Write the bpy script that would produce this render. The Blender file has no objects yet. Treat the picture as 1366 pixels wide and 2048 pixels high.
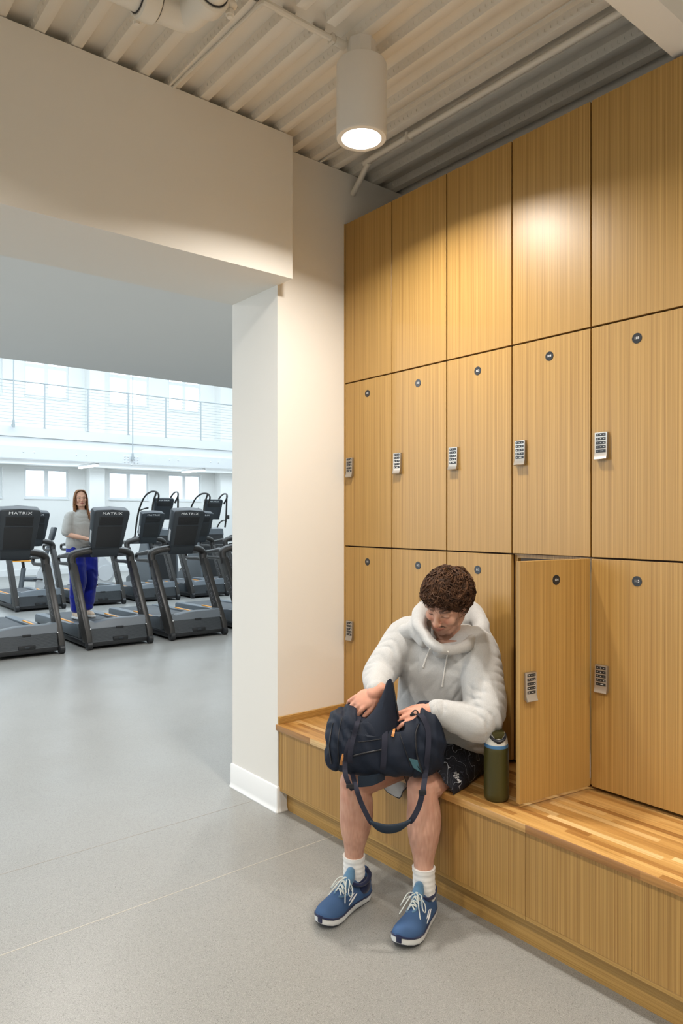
import bpy, bmesh, math, random
from mathutils import Vector, Matrix, noise, Quaternion

V = Vector
SC = bpy.context.scene
COL = SC.collection
PI = math.pi

# ------------------------------------------------------------------ camera
F_PX, HOR, YAW, CAM_H = 1428.0, 1036.0, math.radians(39.11), 1.53
cam_d = bpy.data.cameras.new('camera')
cam = bpy.data.objects.new('camera', cam_d)
COL.objects.link(cam)
cam.location = (0, 0, CAM_H)
cam.rotation_euler = (math.radians(90), 0, -YAW)
cam_d.sensor_fit = 'VERTICAL'
cam_d.sensor_height = 36
cam_d.lens = F_PX * 36 / 2048
cam_d.shift_y = (HOR - 1024) / 2048
cam_d.clip_start = 0.05
SC.camera = cam

# ------------------------------------------------------------------ view and world
SC.view_settings.view_transform = 'Standard'
SC.view_settings.look = 'None'
SC.view_settings.exposure = 0.0
SC.view_settings.gamma = 1.0
SC.view_settings.use_curve_mapping = False
SC.cycles.use_denoising = True
SC.cycles.max_bounces = 10
SC.cycles.diffuse_bounces = 6
SC.cycles.glossy_bounces = 4
SC.cycles.transparent_max_bounces = 8
SC.cycles.caustics_reflective = False
SC.cycles.caustics_refractive = False
SC.cycles.sample_clamp_indirect = 6.0

world = bpy.data.worlds.new('sky')
SC.world = world
world.use_nodes = True
world.node_tree.nodes['Background'].inputs[0].default_value = (0.86, 0.94, 1.0, 1)
world.node_tree.nodes['Background'].inputs[1].default_value = 2.6

WARM = (1.0, 0.93, 0.84)
COOL = (0.78, 0.90, 1.0)

def area(name, loc, rot, sx, sy, power, color, shape='RECTANGLE', spread=None):
    l = bpy.data.lights.new(name, 'AREA')
    l.shape = shape
    l.size = sx
    if shape in ('RECTANGLE', 'ELLIPSE'):
        l.size_y = sy
    l.energy = power
    l.color = color
    if spread:
        l.spread = math.radians(spread)
    o = bpy.data.objects.new(name, l)
    COL.objects.link(o)
    o.location = loc
    o.rotation_euler = rot
    return o

# daylight: two added overhead fill panels, an unseen panel at left, and the far windows
area('skylight_daylight', (4.5, 11.6, 7.35), (0, 0, 0), 13, 3.2, 640, COOL)  # hall fill added under a closed roof
area('skylight_daylight', (5.5, 15.4, 7.35), (0, 0, 0), 15, 2.6, 450, COOL)
area('window_daylight', (-5.6, 8.5, 2.4), (0, math.radians(-90), 0), 3.2, 7.0, 290, COOL)  # unseen side panel; the left hall wall has no window
area('window_daylight', (7.8, 19.6, 5.5), (math.radians(-90), 0, 0), 9.0, 1.4, 90, COOL)
area('window_daylight', (7.8, 19.6, 2.45), (math.radians(-90), 0, 0), 9.0, 0.8, 45, COOL)

# downlights: (x, y, z of the aperture, power)
CAN_Z = 3.076
CAN_POS = [(1.901, 2.209), (1.901, 0.15), (-0.25, 2.209), (-0.25, 0.15), (-2.3, 1.1), (1.901, -1.9), (-0.25, -1.9)]
CAN_POWER = 29
PASS_POS = [(-0.8, 5.8), (1.9, 5.8), (4.4, 5.8)]

# ------------------------------------------------------------------ helpers
RV = V((math.cos(YAW), -math.sin(YAW), 0))
DV = V((math.sin(YAW), math.cos(YAW), 0))
def at(px, py, depth):
    """world point seen at pixel (px, py) at a given depth"""
    return V((0, 0, CAM_H)) + DV * depth + RV * ((px - 683) / F_PX * depth) + V((0, 0, -(py - HOR) / F_PX * depth))

class B:
    """collects shapes into one bmesh, with material slots"""
    def __init__(s):
        s.bm = bmesh.new()
        s.mi = 0
        s.M = Matrix.Identity(4)
    def _fin(s, faces):
        for f in faces:
            f.material_index = s.mi
    def box(s, x0, x1, y0, y1, z0, z1, bev=0, seg=2):
        vs = [s.bm.verts.new(s.M @ V(p)) for p in ((x0, y0, z0), (x1, y0, z0), (x1, y1, z0), (x0, y1, z0), (x0, y0, z1), (x1, y0, z1), (x1, y1, z1), (x0, y1, z1))]
        fs = [s.bm.faces.new([vs[i] for i in q]) for q in ((3, 2, 1, 0), (4, 5, 6, 7), (0, 1, 5, 4), (1, 2, 6, 5), (2, 3, 7, 6), (3, 0, 4, 7))]
        s._fin(fs)
        if bev > 0:
            es = list({e for f in fs for e in f.edges})
            r = bmesh.ops.bevel(s.bm, geom=es, offset=bev, segments=seg, affect='EDGES', profile=0.5)
            s._fin(r['faces'])
        return s
    def prism(s, pts, axis, a, b, bev=0):
        """extrude a 2D outline; axis 'x': pts are (y,z); 'y': (x,z); 'z': (x,y)"""
        def mk(p, t):
            return {'x': V((t, p[0], p[1])), 'y': V((p[0], t, p[1])), 'z': V((p[0], p[1], t))}[axis]
        A = [s.bm.verts.new(s.M @ mk(p, a)) for p in pts]
        C = [s.bm.verts.new(s.M @ mk(p, b)) for p in pts]
        n = len(pts)
        fs = [s.bm.faces.new(A[::-1]), s.bm.faces.new(C)]
        for i in range(n):
            j = (i + 1) % n
            fs.append(s.bm.faces.new([A[i], A[j], C[j], C[i]]))
        s._fin(fs)
        if bev > 0:
            es = list({e for f in fs[:2] for e in f.edges})
            r = bmesh.ops.bevel(s.bm, geom=es, offset=bev, segments=2, affect='EDGES', profile=0.5)
            s._fin(r['faces'])
        bmesh.ops.recalc_face_normals(s.bm, faces=[f for f in fs if f.is_valid])
        return s
    def rings(s, rings, cap=True, closed=False):
        R = [[s.bm.verts.new(s.M @ V(p)) for p in r] for r in rings]
        fs = []
        m = len(R)
        for k in range(m if closed else m - 1):
            a, b = R[k], R[(k + 1) % m]
            n = len(a)
            for i in range(n):
                j = (i + 1) % n
                fs.append(s.bm.faces.new([a[i], a[j], b[j], b[i]]))
        if cap and not closed:
            fs.append(s.bm.faces.new(R[0][::-1]))
            fs.append(s.bm.faces.new(R[-1]))
        s._fin(fs)
        return s
    def tube(s, pts, r, n=10, closed=False, flat=1.0, up=None, cap=True):
        """circular or flattened tube along a polyline; r is a number or a list"""
        pts = [V(p) for p in pts]
        m = len(pts)
        rs = r if isinstance(r, (list, tuple)) else [r] * m
        out = []
        ref = None
        for i, p in enumerate(pts):
            a = pts[(i - 1) % m] if (closed or i > 0) else p
            b = pts[(i + 1) % m] if (closed or i < m - 1) else p
            t = (b - a)
            if t.length < 1e-9:
                t = V((0, 0, 1))
            t.normalize()
            if ref is None:
                ref = V(up) if up is not None else (V((0, 0, 1)) if abs(t.z) < 0.9 else V((1, 0, 0)))
            u = ref - t * ref.dot(t)
            if u.length < 1e-6:
                u = t.orthogonal()
            u.normalize()
            if up is None:
                ref = u
            w = t.cross(u)
            out.append([p + (u * (math.cos(2 * PI * k / n) * rs[i] * flat) + w * (math.sin(2 * PI * k / n) * rs[i])) for k in range(n)])
        s.rings(out, cap=cap and not closed, closed=closed)
        return s
    def limb(s, pts, r, n=14, sub=4):
        """smooth tapered limb with round ends (for bodies)"""
        P, R = smooth_path(pts, r, sub)
        s.tube(P, R, n)
        s.ball(P[0], (R[0],) * 3)
        s.ball(P[-1], (R[-1],) * 3)
        return s
    def ball(s, c, r, M=None, seg=16, rin=10):
        if not isinstance(r, (tuple, list)):
            r = (r, r, r)
        T = Matrix.Translation(V(c)) @ (M.to_4x4() if M is not None else Matrix.Identity(4)) @ Matrix.Diagonal((r[0], r[1], r[2], 1))
        q = bmesh.ops.create_uvsphere(s.bm, u_segments=seg, v_segments=rin, radius=1, matrix=s.M @ T)
        s._fin({f for v in q['verts'] for f in v.link_faces})
        return s
    def lathe(s, prof, n=32, cap=True, c=(0, 0)):
        s.rings([[V((c[0] + r * math.cos(2 * PI * k / n), c[1] + r * math.sin(2 * PI * k / n), z)) for k in range(n)] for r, z in prof], cap=cap)
        return s
    def cyl(s, a, b, r, n=16, r2=None):
        s.tube([a, b], [r, r if r2 is None else r2], n)
        return s
    def ell_loft(s, secs, sv, fv, n=28, cap=True, pw=2.0):
        """loft of ellipses: secs = [(centre, half_side, half_front)]"""
        out = []
        for c, a, b in secs:
            ring = []
            for k in range(n):
                t = 2 * PI * k / n
                cx, sx = math.cos(t), math.sin(t)
                cx = math.copysign(abs(cx) ** (2 / pw), cx)
                sx = math.copysign(abs(sx) ** (2 / pw), sx)
                ring.append(V(c) + sv * a * cx + fv * b * sx)
            out.append(ring)
        s.rings(out, cap=cap)
        return s
    def ribbon(s, pts, w, th=0.002, side=None, sub=6):
        """flat webbing along points; side = the direction of its width"""
        P, W = smooth_path(pts, w if isinstance(w, (list, tuple)) else [w] * len(pts), sub)
        out = []
        for i, p in enumerate(P):
            t = (P[min(i + 1, len(P) - 1)] - P[max(i - 1, 0)]).normalized()
            u = V(side) - t * V(side).dot(t)
            if u.length < 1e-5:
                u = t.orthogonal()
            u.normalize()
            nn = t.cross(u) * th
            out.append([p - u * W[i] / 2 - nn, p + u * W[i] / 2 - nn, p + u * W[i] / 2 + nn, p - u * W[i] / 2 + nn])
        s.rings(out)
        return s
    def text(s, txt, size, M, sx=1.0, ext=0.0005, align='CENTER', space=1.0):
        vs, fs = text_geo(txt, size, ext, align, space)
        vv = [s.bm.verts.new(s.M @ (M @ V((v[0] * sx, v[1], v[2])))) for v in vs]
        ff = []
        for f in fs:
            try:
                ff.append(s.bm.faces.new([vv[i] for i in f]))
            except ValueError:
                pass
        s._fin(ff)
        return s
    def mesh(s, name):
        me = bpy.data.meshes.new(name)
        bmesh.ops.recalc_face_normals(s.bm, faces=s.bm.faces[:])
        s.bm.to_mesh(me)
        s.bm.free()
        return me
    def obj(s, name, mats, parent=None, smooth=35, loc=None, rot=None):
        me = s.mesh(name)
        return link(name, me, mats, parent, smooth, loc, rot)

def link(name, me, mats, parent=None, smooth=35, loc=None, rot=None):
    for m in (mats if isinstance(mats, (list, tuple)) else [mats]):
        me.materials.append(m)
    if smooth and len(me.polygons):
        me.polygons.foreach_set('use_smooth', [True] * len(me.polygons))
        if smooth < 179:
            me.set_sharp_from_angle(angle=math.radians(smooth))
    o = bpy.data.objects.new(name, me)
    COL.objects.link(o)
    if parent is not None:
        o.parent = parent
    if loc is not None:
        o.location = loc
    if rot is not None:
        o.rotation_euler = rot
    return o

def smooth_path(pts, r, sub):
    pts = [V(p) for p in pts]
    r = list(r) if isinstance(r, (list, tuple)) else [r] * len(pts)
    if len(pts) < 3 or sub < 2:
        if len(pts) == 2 and sub > 1:
            return [pts[0].lerp(pts[1], i / sub) for i in range(sub + 1)], [r[0] + (r[1] - r[0]) * i / sub for i in range(sub + 1)]
        return pts, r
    P, R = [], []
    m = len(pts)
    for i in range(m - 1):
        p0, p1, p2, p3 = pts[max(i - 1, 0)], pts[i], pts[i + 1], pts[min(i + 2, m - 1)]
        q0, q1, q2, q3 = r[max(i - 1, 0)], r[i], r[i + 1], r[min(i + 2, m - 1)]
        for k in range(sub):
            t = k / sub
            f = lambda a, b, c, d: 0.5 * ((2 * b) + (c - a) * t + (2 * a - 5 * b + 4 * c - d) * t * t + (3 * b - a - 3 * c + d) * t ** 3)
            P.append(V((f(p0.x, p1.x, p2.x, p3.x), f(p0.y, p1.y, p2.y, p3.y), f(p0.z, p1.z, p2.z, p3.z))))
            R.append(max(1e-4, f(q0, q1, q2, q3)))
    P.append(pts[-1])
    R.append(r[-1])
    return P, R

_tc = {}
def text_geo(txt, size, ext, align, space):
    key = (txt, size, ext, align, space)
    if key not in _tc:
        cu = bpy.data.curves.new('lettering', 'FONT')
        cu.body = txt
        cu.size = size
        cu.extrude = ext
        cu.resolution_u = 3
        cu.align_x = align
        cu.align_y = 'CENTER'
        cu.space_character = space
        o = bpy.data.objects.new('lettering', cu)
        COL.objects.link(o)
        dg = bpy.context.evaluated_depsgraph_get()
        me = o.evaluated_get(dg).to_mesh()
        _tc[key] = ([tuple(v.co) for v in me.vertices], [tuple(p.vertices) for p in me.polygons])
        bpy.data.objects.remove(o)
        bpy.data.curves.remove(cu)
    return _tc[key]

def remesh(b, voxel, smooth=4, fac=0.5, disp=None):
    """weld overlapping shapes into one continuous skin"""
    me = b.mesh('tmp')
    o = bpy.data.objects.new('tmp', me)
    COL.objects.link(o)
    m = o.modifiers.new('r', 'REMESH')
    m.mode = 'VOXEL'
    m.voxel_size = voxel
    if smooth:
        k = o.modifiers.new('s', 'SMOOTH')
        k.iterations = smooth
        k.factor = fac
    dg = bpy.context.evaluated_depsgraph_get()
    out = bpy.data.meshes.new_from_object(o.evaluated_get(dg))
    bpy.data.objects.remove(o)
    bpy.data.meshes.remove(me)
    if disp:
        ns = [v.normal.copy() for v in out.vertices]
        for v, n in zip(out.vertices, ns):
            v.co += n * disp(v.co, n)
    return out

def root(name, label, cat, loc=(0, 0, 0), rz=0, group=None):
    o = bpy.data.objects.new(name, None)
    o.empty_display_size = 0.05
    COL.objects.link(o)
    o.location = loc
    o.rotation_euler = (0, 0, rz)
    return tag(o, label, cat, group)

def tag(o, label, cat, group=None, kind=None):
    o['label'] = label
    o['category'] = cat
    if group:
        o['group'] = group
    if kind:
        o['kind'] = kind
    return o

def struct(o):
    o['kind'] = 'structure'
    return o

def dup(src, loc=None, rz=None, label=None, group=None):
    r = src.copy()
    COL.objects.link(r)
    if loc is not None:
        r.location = loc
    if rz is not None:
        r.rotation_euler = (0, 0, rz)
    if label:
        r['label'] = label
    if group:
        r['group'] = group
    for ch in KIDS.get(src.name, []):
        c = ch.copy()
        COL.objects.link(c)
        c.parent = r
        for g in KIDS.get(ch.name, []):
            d = g.copy()
            COL.objects.link(d)
            d.parent = c
    return r
KIDS = {}
def note_kids(o):
    KIDS[o.name] = list(o.children)
    for c in o.children:
        KIDS[c.name] = list(c.children)

# ------------------------------------------------------------------ materials
def mat(name, col, rough=0.5, metal=0.0, coat=0.0, spec=0.5, emis=None, es=0.0, sheen=0.0):
    m = bpy.data.materials.new(name)
    m.use_nodes = True
    p = m.node_tree.nodes['Principled BSDF']
    p.inputs['Base Color'].default_value = (*col, 1)
    p.inputs['Roughness'].default_value = rough
    p.inputs['Metallic'].default_value = metal
    p.inputs['Coat Weight'].default_value = coat
    p.inputs['Specular IOR Level'].default_value = spec
    p.inputs['Sheen Weight'].default_value = sheen
    if emis:
        p.inputs['Emission Color'].default_value = (*emis, 1)
        p.inputs['Emission Strength'].default_value = es
    return m

def nd(m, typ, **kw):
    n = m.node_tree.nodes.new(typ)
    for k, v in kw.items():
        if k in n.inputs:
            n.inputs[k].default_value = v
        else:
            setattr(n, k, v)
    return n
def ln(m, a, b):
    m.node_tree.links.new(a, b)
def pbsdf(m):
    return m.node_tree.nodes['Principled BSDF']
def coords(m, scale=(1, 1, 1), rot=(0, 0, 0)):
    t = nd(m, 'ShaderNodeTexCoord')
    mp = nd(m, 'ShaderNodeMapping')
    mp.inputs['Scale'].default_value = scale
    mp.inputs['Rotation'].default_value = rot
    ln(m, t.outputs['Object'], mp.inputs[0])
    return mp.outputs[0]
def ramp(m, src, stops, interp='LINEAR'):
    r = nd(m, 'ShaderNodeValToRGB')
    r.color_ramp.interpolation = interp
    e = r.color_ramp.elements
    while len(e) > 1:
        e.remove(e[-1])
    e[0].position = stops[0][0]
    e[0].color = (*stops[0][1], 1)
    for p, c in stops[1:]:
        q = e.new(p)
        q.color = (*c, 1)
    ln(m, src, r.inputs[0])
    return r.outputs[0]
def noise_n(m, vec, scale, detail=3, rough=0.5):
    n = nd(m, 'ShaderNodeTexNoise')
    n.inputs['Scale'].default_value = scale
    n.inputs['Detail'].default_value = detail
    n.inputs['Roughness'].default_value = rough
    ln(m, vec, n.inputs['Vector'])
    return n.outputs['Fac']
def mixc(m, fac, a, b, typ='MIX'):
    x = nd(m, 'ShaderNodeMix', data_type='RGBA', blend_type=typ)
    for s, v in ((x.inputs[0], fac), (x.inputs[6], a), (x.inputs[7], b)):
        if isinstance(v, (int, float)):
            s.default_value = v
        elif isinstance(v, tuple):
            s.default_value = (*v, 1)
        else:
            ln(m, v, s)
    return x.outputs[2]
def bump(m, h, strength=0.2, dist=0.01):
    b = nd(m, 'ShaderNodeBump')
    b.inputs['Strength'].default_value = strength
    b.inputs['Distance'].default_value = dist
    ln(m, h, b.inputs['Height'])
    ln(m, b.outputs[0], pbsdf(m).inputs['Normal'])

def oak(name, along, light=(0.53, 0.328, 0.105), dark=(0.33, 0.180, 0.046), rough=0.38):
    m = mat(name, light, rough, spec=0.5)
    sc = {'x': (0.45, 1, 1), 'y': (1, 0.45, 1), 'z': (1, 1, 0.45)}[along]
    fine = {'x': (1, 420, 420), 'y': (420, 1, 420), 'z': (420, 420, 1)}[along]
    c1 = coords(m, fine)
    n1 = noise_n(m, c1, 1.0, 2, 0.6)
    c2 = coords(m, tuple(v * 0.12 for v in fine))
    n2 = noise_n(m, c2, 1.3, 3, 0.55)
    s1 = ramp(m, n1, [(0.36, dark), (0.52, tuple((a + b) / 2 for a, b in zip(light, dark))), (0.68, light)])
    s2 = ramp(m, n2, [(0.3, (0.86, 0.85, 0.82)), (0.65, (1.05, 1.05, 1.05))])
    c = mixc(m, 1.0, s1, s2, 'MULTIPLY')
    ln(m, c, pbsdf(m).inputs['Base Color'])
    bump(m, n1, 0.10, 0.0006)
    return m

M = {}
M['oak_v'] = oak('oak_veneer_vertical', 'z')
M['oak_h'] = oak('oak_veneer_horizontal', 'y')
M['oak_x'] = oak('oak_veneer_crosswise', 'x')
M['oak_front'] = oak('oak_bench_front', 'z', light=(0.53, 0.318, 0.100), dark=(0.32, 0.168, 0.042))
M['gap'] = mat('dark_gap', (0.05, 0.022, 0.008), 0.8)  # shade of door gaps and bench seams put into the colour

def butcher():
    m = mat('oak_butcher_block', (0.7, 0.45, 0.2), 0.3, coat=0.25)
    pbsdf(m).inputs['Coat Roughness'].default_value = 0.25
    t = nd(m, 'ShaderNodeTexCoord')
    sx = nd(m, 'ShaderNodeSeparateXYZ')
    ln(m, t.outputs['Object'], sx.inputs[0])
    def mth(op, a, b=None):
        n = nd(m, 'ShaderNodeMath', operation=op)
        for s, v in zip(n.inputs, (a, b)):
            if v is None:
                continue
            if isinstance(v, (int, float)):
                s.default_value = v
            else:
                ln(m, v, s)
        return n.outputs[0]
    row = mth('FLOOR', mth('DIVIDE', sx.outputs[0], 0.028))
    wn = nd(m, 'ShaderNodeTexWhiteNoise', noise_dimensions='1D')
    ln(m, row, wn.inputs['W'])
    cell = mth('FLOOR', mth('ADD', mth('DIVIDE', sx.outputs[1], 0.42), mth('MULTIPLY', wn.outputs['Value'], 9.0)))
    comb = nd(m, 'ShaderNodeCombineXYZ')
    ln(m, row, comb.inputs[0])
    ln(m, cell, comb.inputs[1])
    w2 = nd(m, 'ShaderNodeTexWhiteNoise', noise_dimensions='3D')
    ln(m, comb.outputs[0], w2.inputs['Vector'])
    base = ramp(m, w2.outputs['Value'], [(0.0, (0.30, 0.135, 0.035)), (0.15, (0.43, 0.215, 0.06)), (0.45, (0.54, 0.30, 0.092)), (0.8, (0.62, 0.37, 0.13)), (1.0, (0.76, 0.54, 0.27))])
    c1 = coords(m, (70, 2.2, 70))
    n1 = noise_n(m, c1, 1.5, 3, 0.6)
    g = ramp(m, n1, [(0.25, (0.70, 0.64, 0.55)), (0.6, (1.05, 1.05, 1.05))])
    ln(m, mixc(m, 1.0, base, g, 'MULTIPLY'), pbsdf(m).inputs['Base Color'])
    return m
M['butcher'] = butcher()

def plaster(name, col):
    m = mat(name, col, 0.7, spec=0.25)
    n = noise_n(m, coords(m), 140, 3)
    bump(m, n, 0.08, 0.002)
    n2 = noise_n(m, coords(m), 1.2, 2)
    ln(m, mixc(m, n2, tuple(c * 0.985 for c in col), tuple(min(1, c * 1.01) for c in col)), pbsdf(m).inputs['Base Color'])
    return m
M['wall'] = plaster('painted_wall', (0.81, 0.79, 0.745))
M['wallw'] = plaster('white_painted_wall', (0.84, 0.845, 0.83))
M['ceil'] = plaster('painted_ceiling', (0.80, 0.80, 0.78))
M['trim'] = mat('white_trim', (0.82, 0.83, 0.83), 0.35)
M['steel_w'] = mat('white_painted_steel', (0.78, 0.80, 0.81), 0.45)

def deck():
    m = mat('painted_steel_deck', (0.72, 0.66, 0.56), 0.5)
    n = noise_n(m, coords(m), 6, 2)
    ln(m, mixc(m, n, (0.80, 0.765, 0.69), (0.84, 0.80, 0.73)), pbsdf(m).inputs['Base Color'])
    return m
M['deck'] = deck()

def floor_mat():
    m = mat('speckled_resin_floor', (0.4, 0.4, 0.38), 0.3, spec=0.45)
    c = coords(m)
    big = noise_n(m, c, 0.9, 3)
    base = ramp(m, big, [(0.3, (0.255, 0.256, 0.243)), (0.7, (0.292, 0.293, 0.280))])
    def speck(scale, lo, hi, colr, prev, fac):
        v = nd(m, 'ShaderNodeTexVoronoi', feature='F1')
        v.inputs['Scale'].default_value = scale
        ln(m, c, v.inputs['Vector'])
        w = nd(m, 'ShaderNodeSeparateColor')
        ln(m, v.outputs['Color'], w.inputs[0])
        pick = ramp(m, w.outputs[0], [(lo, (0, 0, 0)), (hi, (1, 1, 1))])
        near = ramp(m, v.outputs['Distance'], [(0.0, (1, 1, 1)), (0.45, (1, 1, 1)), (0.6, (0, 0, 0))])
        f = mixc(m, 1.0, pick, near, 'MULTIPLY')
        mu = nd(m, 'ShaderNodeMath', operation='MULTIPLY')
        ln(m, f, mu.inputs[0])
        mu.inputs[1].default_value = fac
        return mixc(m, mu.outputs[0], prev, colr)
    a = speck(640, 0.70, 0.74, (0.12, 0.118, 0.11), base, 0.7)
    a = speck(820, 0.66, 0.7, (0.56, 0.55, 0.52), a, 0.55)
    a = speck(300, 0.955, 0.965, (0.10, 0.095, 0.09), a, 0.65)
    ln(m, a, pbsdf(m).inputs['Base Color'])
    rr = ramp(m, noise_n(m, c, 2.0, 3), [(0.3, (0.30, 0.30, 0.30)), (0.7, (0.40, 0.40, 0.40))])
    ln(m, rr, pbsdf(m).inputs['Roughness'])
    return m
M['floor'] = floor_mat()
M['joint'] = mat('pale_floor_joint', (0.50, 0.47, 0.41), 0.5)
M['joint_dark'] = mat('dull_floor_joint', (0.33, 0.31, 0.28), 0.5)

M['lamp'] = mat('lit_lens', (1, 1, 1), 0.5, emis=(1.0, 0.93, 0.82), es=14)
M['tube_lamp'] = mat('lit_tube', (1, 1, 1), 0.5, emis=(0.95, 0.98, 1.0), es=4)
M['can'] = mat('white_fixture_paint', (0.80, 0.78, 0.74), 0.45)
M['pipe'] = mat('painted_pipe', (0.78, 0.74, 0.66), 0.4)
M['rubber'] = mat('black_gasket', (0.03, 0.03, 0.03), 0.6)

M['metal'] = mat('satin_nickel', (0.50, 0.475, 0.44), 0.36, metal=0.9)
M['key'] = mat('black_key', (0.015, 0.016, 0.018), 0.4)
M['white'] = mat('white_print', (0.85, 0.85, 0.85), 0.5)
M['disc'] = mat('black_number_disc', (0.016, 0.018, 0.022), 0.28)
M['melamine'] = mat('grey_melamine', (0.55, 0.57, 0.60), 0.5)

M['tm_black'] = mat('matte_black_plastic', (0.016, 0.017, 0.019), 0.42)
M['tm_grey'] = mat('charcoal_shroud', (0.052, 0.060, 0.068), 0.45)
M['tm_con'] = mat('console_charcoal', (0.030, 0.037, 0.045), 0.42)
M['tm_frame'] = mat('gunmetal_upright', (0.040, 0.038, 0.036), 0.36, metal=0.3)
M['tm_belt'] = mat('running_belt', (0.055, 0.062, 0.070), 0.65)
M['tm_rail'] = mat('grey_side_rail', (0.115, 0.135, 0.155), 0.42)
M['tm_logo'] = mat('silver_lettering', (0.85, 0.88, 0.90), 0.4)
M['tm_logo_d'] = mat('grey_lettering', (0.13, 0.13, 0.14), 0.4)
M['orange'] = mat('orange_stripe', (0.85, 0.36, 0.04), 0.45)
M['screen'] = mat('dark_screen', (0.01, 0.011, 0.014), 0.15)
M['sticker'] = mat('silver_label', (0.45, 0.47, 0.48), 0.4)
M['shell'] = mat('pale_silver_shell', (0.62, 0.64, 0.66), 0.35)
M['tm_dk'] = mat('dark_slate_shell', (0.10, 0.115, 0.13), 0.4)

def glass():
    m = bpy.data.materials.new('window_glass')
    m.use_nodes = True
    nt = m.node_tree
    nt.nodes.clear()
    o = nt.nodes.new('ShaderNodeOutputMaterial')
    mx = nt.nodes.new('ShaderNodeMixShader')
    mx.inputs[0].default_value = 0.06
    tr = nt.nodes.new('ShaderNodeBsdfTransparent')
    tr.inputs[0].default_value = (0.97, 0.99, 1, 1)
    gl = nt.nodes.new('ShaderNodeBsdfGlossy')
    gl.inputs['Roughness'].default_value = 0.02
    nt.links.new(tr.outputs[0], mx.inputs[1])
    nt.links.new(gl.outputs[0], mx.inputs[2])
    nt.links.new(mx.outputs[0], o.inputs[0])
    return m
M['glass'] = glass()

def fabric(name, col, scale=900, var=0.25, rough=0.85, sheen=0.3):
    m = mat(name, col, rough, spec=0.2, sheen=sheen)
    c = coords(m)
    n = noise_n(m, c, scale, 2)
    n2 = noise_n(m, c, 45, 4, 0.65)
    a = mixc(m, n, tuple(v * (1 - var) for v in col), tuple(min(1, v * (1 + var)) for v in col))
    b = mixc(m, n2, (0.90, 0.90, 0.90), (1.06, 1.06, 1.06))
    ln(m, mixc(m, 1.0, a, b, 'MULTIPLY'), pbsdf(m).inputs['Base Color'])
    bump(m, n, 0.25, 0.001)
    return m
M['hoodie'] = fabric('heather_grey_fleece', (0.50, 0.505, 0.505), 420, 0.22)
M['cord'] = fabric('white_cord', (0.74, 0.73, 0.70), 1500, 0.1)
M['sock'] = fabric('white_ribbed_cotton', (0.80, 0.80, 0.78), 1200, 0.08)
M['tee'] = fabric('grey_jersey', (0.46, 0.46, 0.44), 800, 0.12)
M['blue'] = fabric('royal_blue_nylon', (0.004, 0.015, 0.30), 300, 0.2, 0.55)
M['navy'] = fabric('navy_canvas', (0.0105, 0.016, 0.030), 1400, 0.35, 0.6, 0.0)
M['navy2'] = fabric('slate_navy_canvas', (0.016, 0.026, 0.042), 1400, 0.35, 0.6, 0.0)
M['web'] = fabric('navy_webbing', (0.022, 0.024, 0.040), 1800, 0.3, 0.7, 0.0)
M['teal'] = fabric('teal_canvas', (0.045, 0.12, 0.15), 1400, 0.2)
M['leather'] = mat('tan_leather', (0.55, 0.24, 0.07), 0.5)
M['lining'] = mat('pale_grey_lining', (0.42, 0.42, 0.40), 0.8)

def ribbed():
    m = M['sock']
    w = nd(m, 'ShaderNodeTexWave', wave_type='BANDS', bands_direction='X')
    return m

def shorts_mat():
    m = mat('topographic_print', (0.012, 0.013, 0.02), 0.7, spec=0.3)
    c = coords(m)
    n = noise_n(m, c, 9.0, 2, 0.45)
    mu = nd(m, 'ShaderNodeMath', operation='MULTIPLY')
    ln(m, n, mu.inputs[0])
    mu.inputs[1].default_value = 22.0
    fr = nd(m, 'ShaderNodeMath', operation='FRACT')
    ln(m, mu.outputs[0], fr.inputs[0])
    thin = ramp(m, fr.outputs[0], [(0.0, (1, 1, 1)), (0.07, (1, 1, 1)), (0.10, (0, 0, 0))])
    a = mixc(m, thin, (0.010, 0.011, 0.017), (0.055, 0.060, 0.085))
    mu2 = nd(m, 'ShaderNodeMath', operation='MULTIPLY')
    ln(m, n, mu2.inputs[0])
    mu2.inputs[1].default_value = 5.5
    fr2 = nd(m, 'ShaderNodeMath', operation='FRACT')
    ln(m, mu2.outputs[0], fr2.inputs[0])
    th2 = ramp(m, fr2.outputs[0], [(0.0, (1, 1, 1)), (0.022, (1, 1, 1)), (0.03, (0, 0, 0))])
    ln(m, mixc(m, th2, a, (0.42, 0.44, 0.50)), pbsdf(m).inputs['Base Color'])
    return m
M['shorts'] = shorts_mat()

def skin(name, base):
    """skin whose own tints (lips, stubble, brows, tattoo) sit in the 'tint' colour attribute"""
    m = mat(name, base, 0.5, spec=0.35)
    p = pbsdf(m)
    p.inputs['Subsurface Weight'].default_value = 0.12
    p.inputs['Subsurface Radius'].default_value = (0.02, 0.008, 0.004)
    at_ = nd(m, 'ShaderNodeAttribute', attribute_name='tint')
    n = noise_n(m, coords(m), 16, 4, 0.65)
    a = mixc(m, n, (0.86, 0.82, 0.80), (1.10, 1.10, 1.08))
    ln(m, mixc(m, 1.0, at_.outputs['Color'], a, 'MULTIPLY'), p.inputs['Base Color'])
    return m
SKIN_M = (0.60, 0.355, 0.265)
SKIN_W = (0.66, 0.40, 0.29)
M['skin'] = skin('skin', SKIN_M)

def hairmat(name, c1, c2):
    m = mat(name, c1, 0.62, spec=0.18)
    n = noise_n(m, coords(m), 60, 3, 0.6)
    ln(m, ramp(m, n, [(0.35, c1), (0.68, c2)]), pbsdf(m).inputs['Base Color'])
    return m
M['hair'] = hairmat('brown_hair', (0.024, 0.011, 0.006), (0.115, 0.055, 0.028))
M['hair_w'] = hairmat('light_brown_hair', (0.11, 0.048, 0.022), (0.36, 0.18, 0.08))

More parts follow.
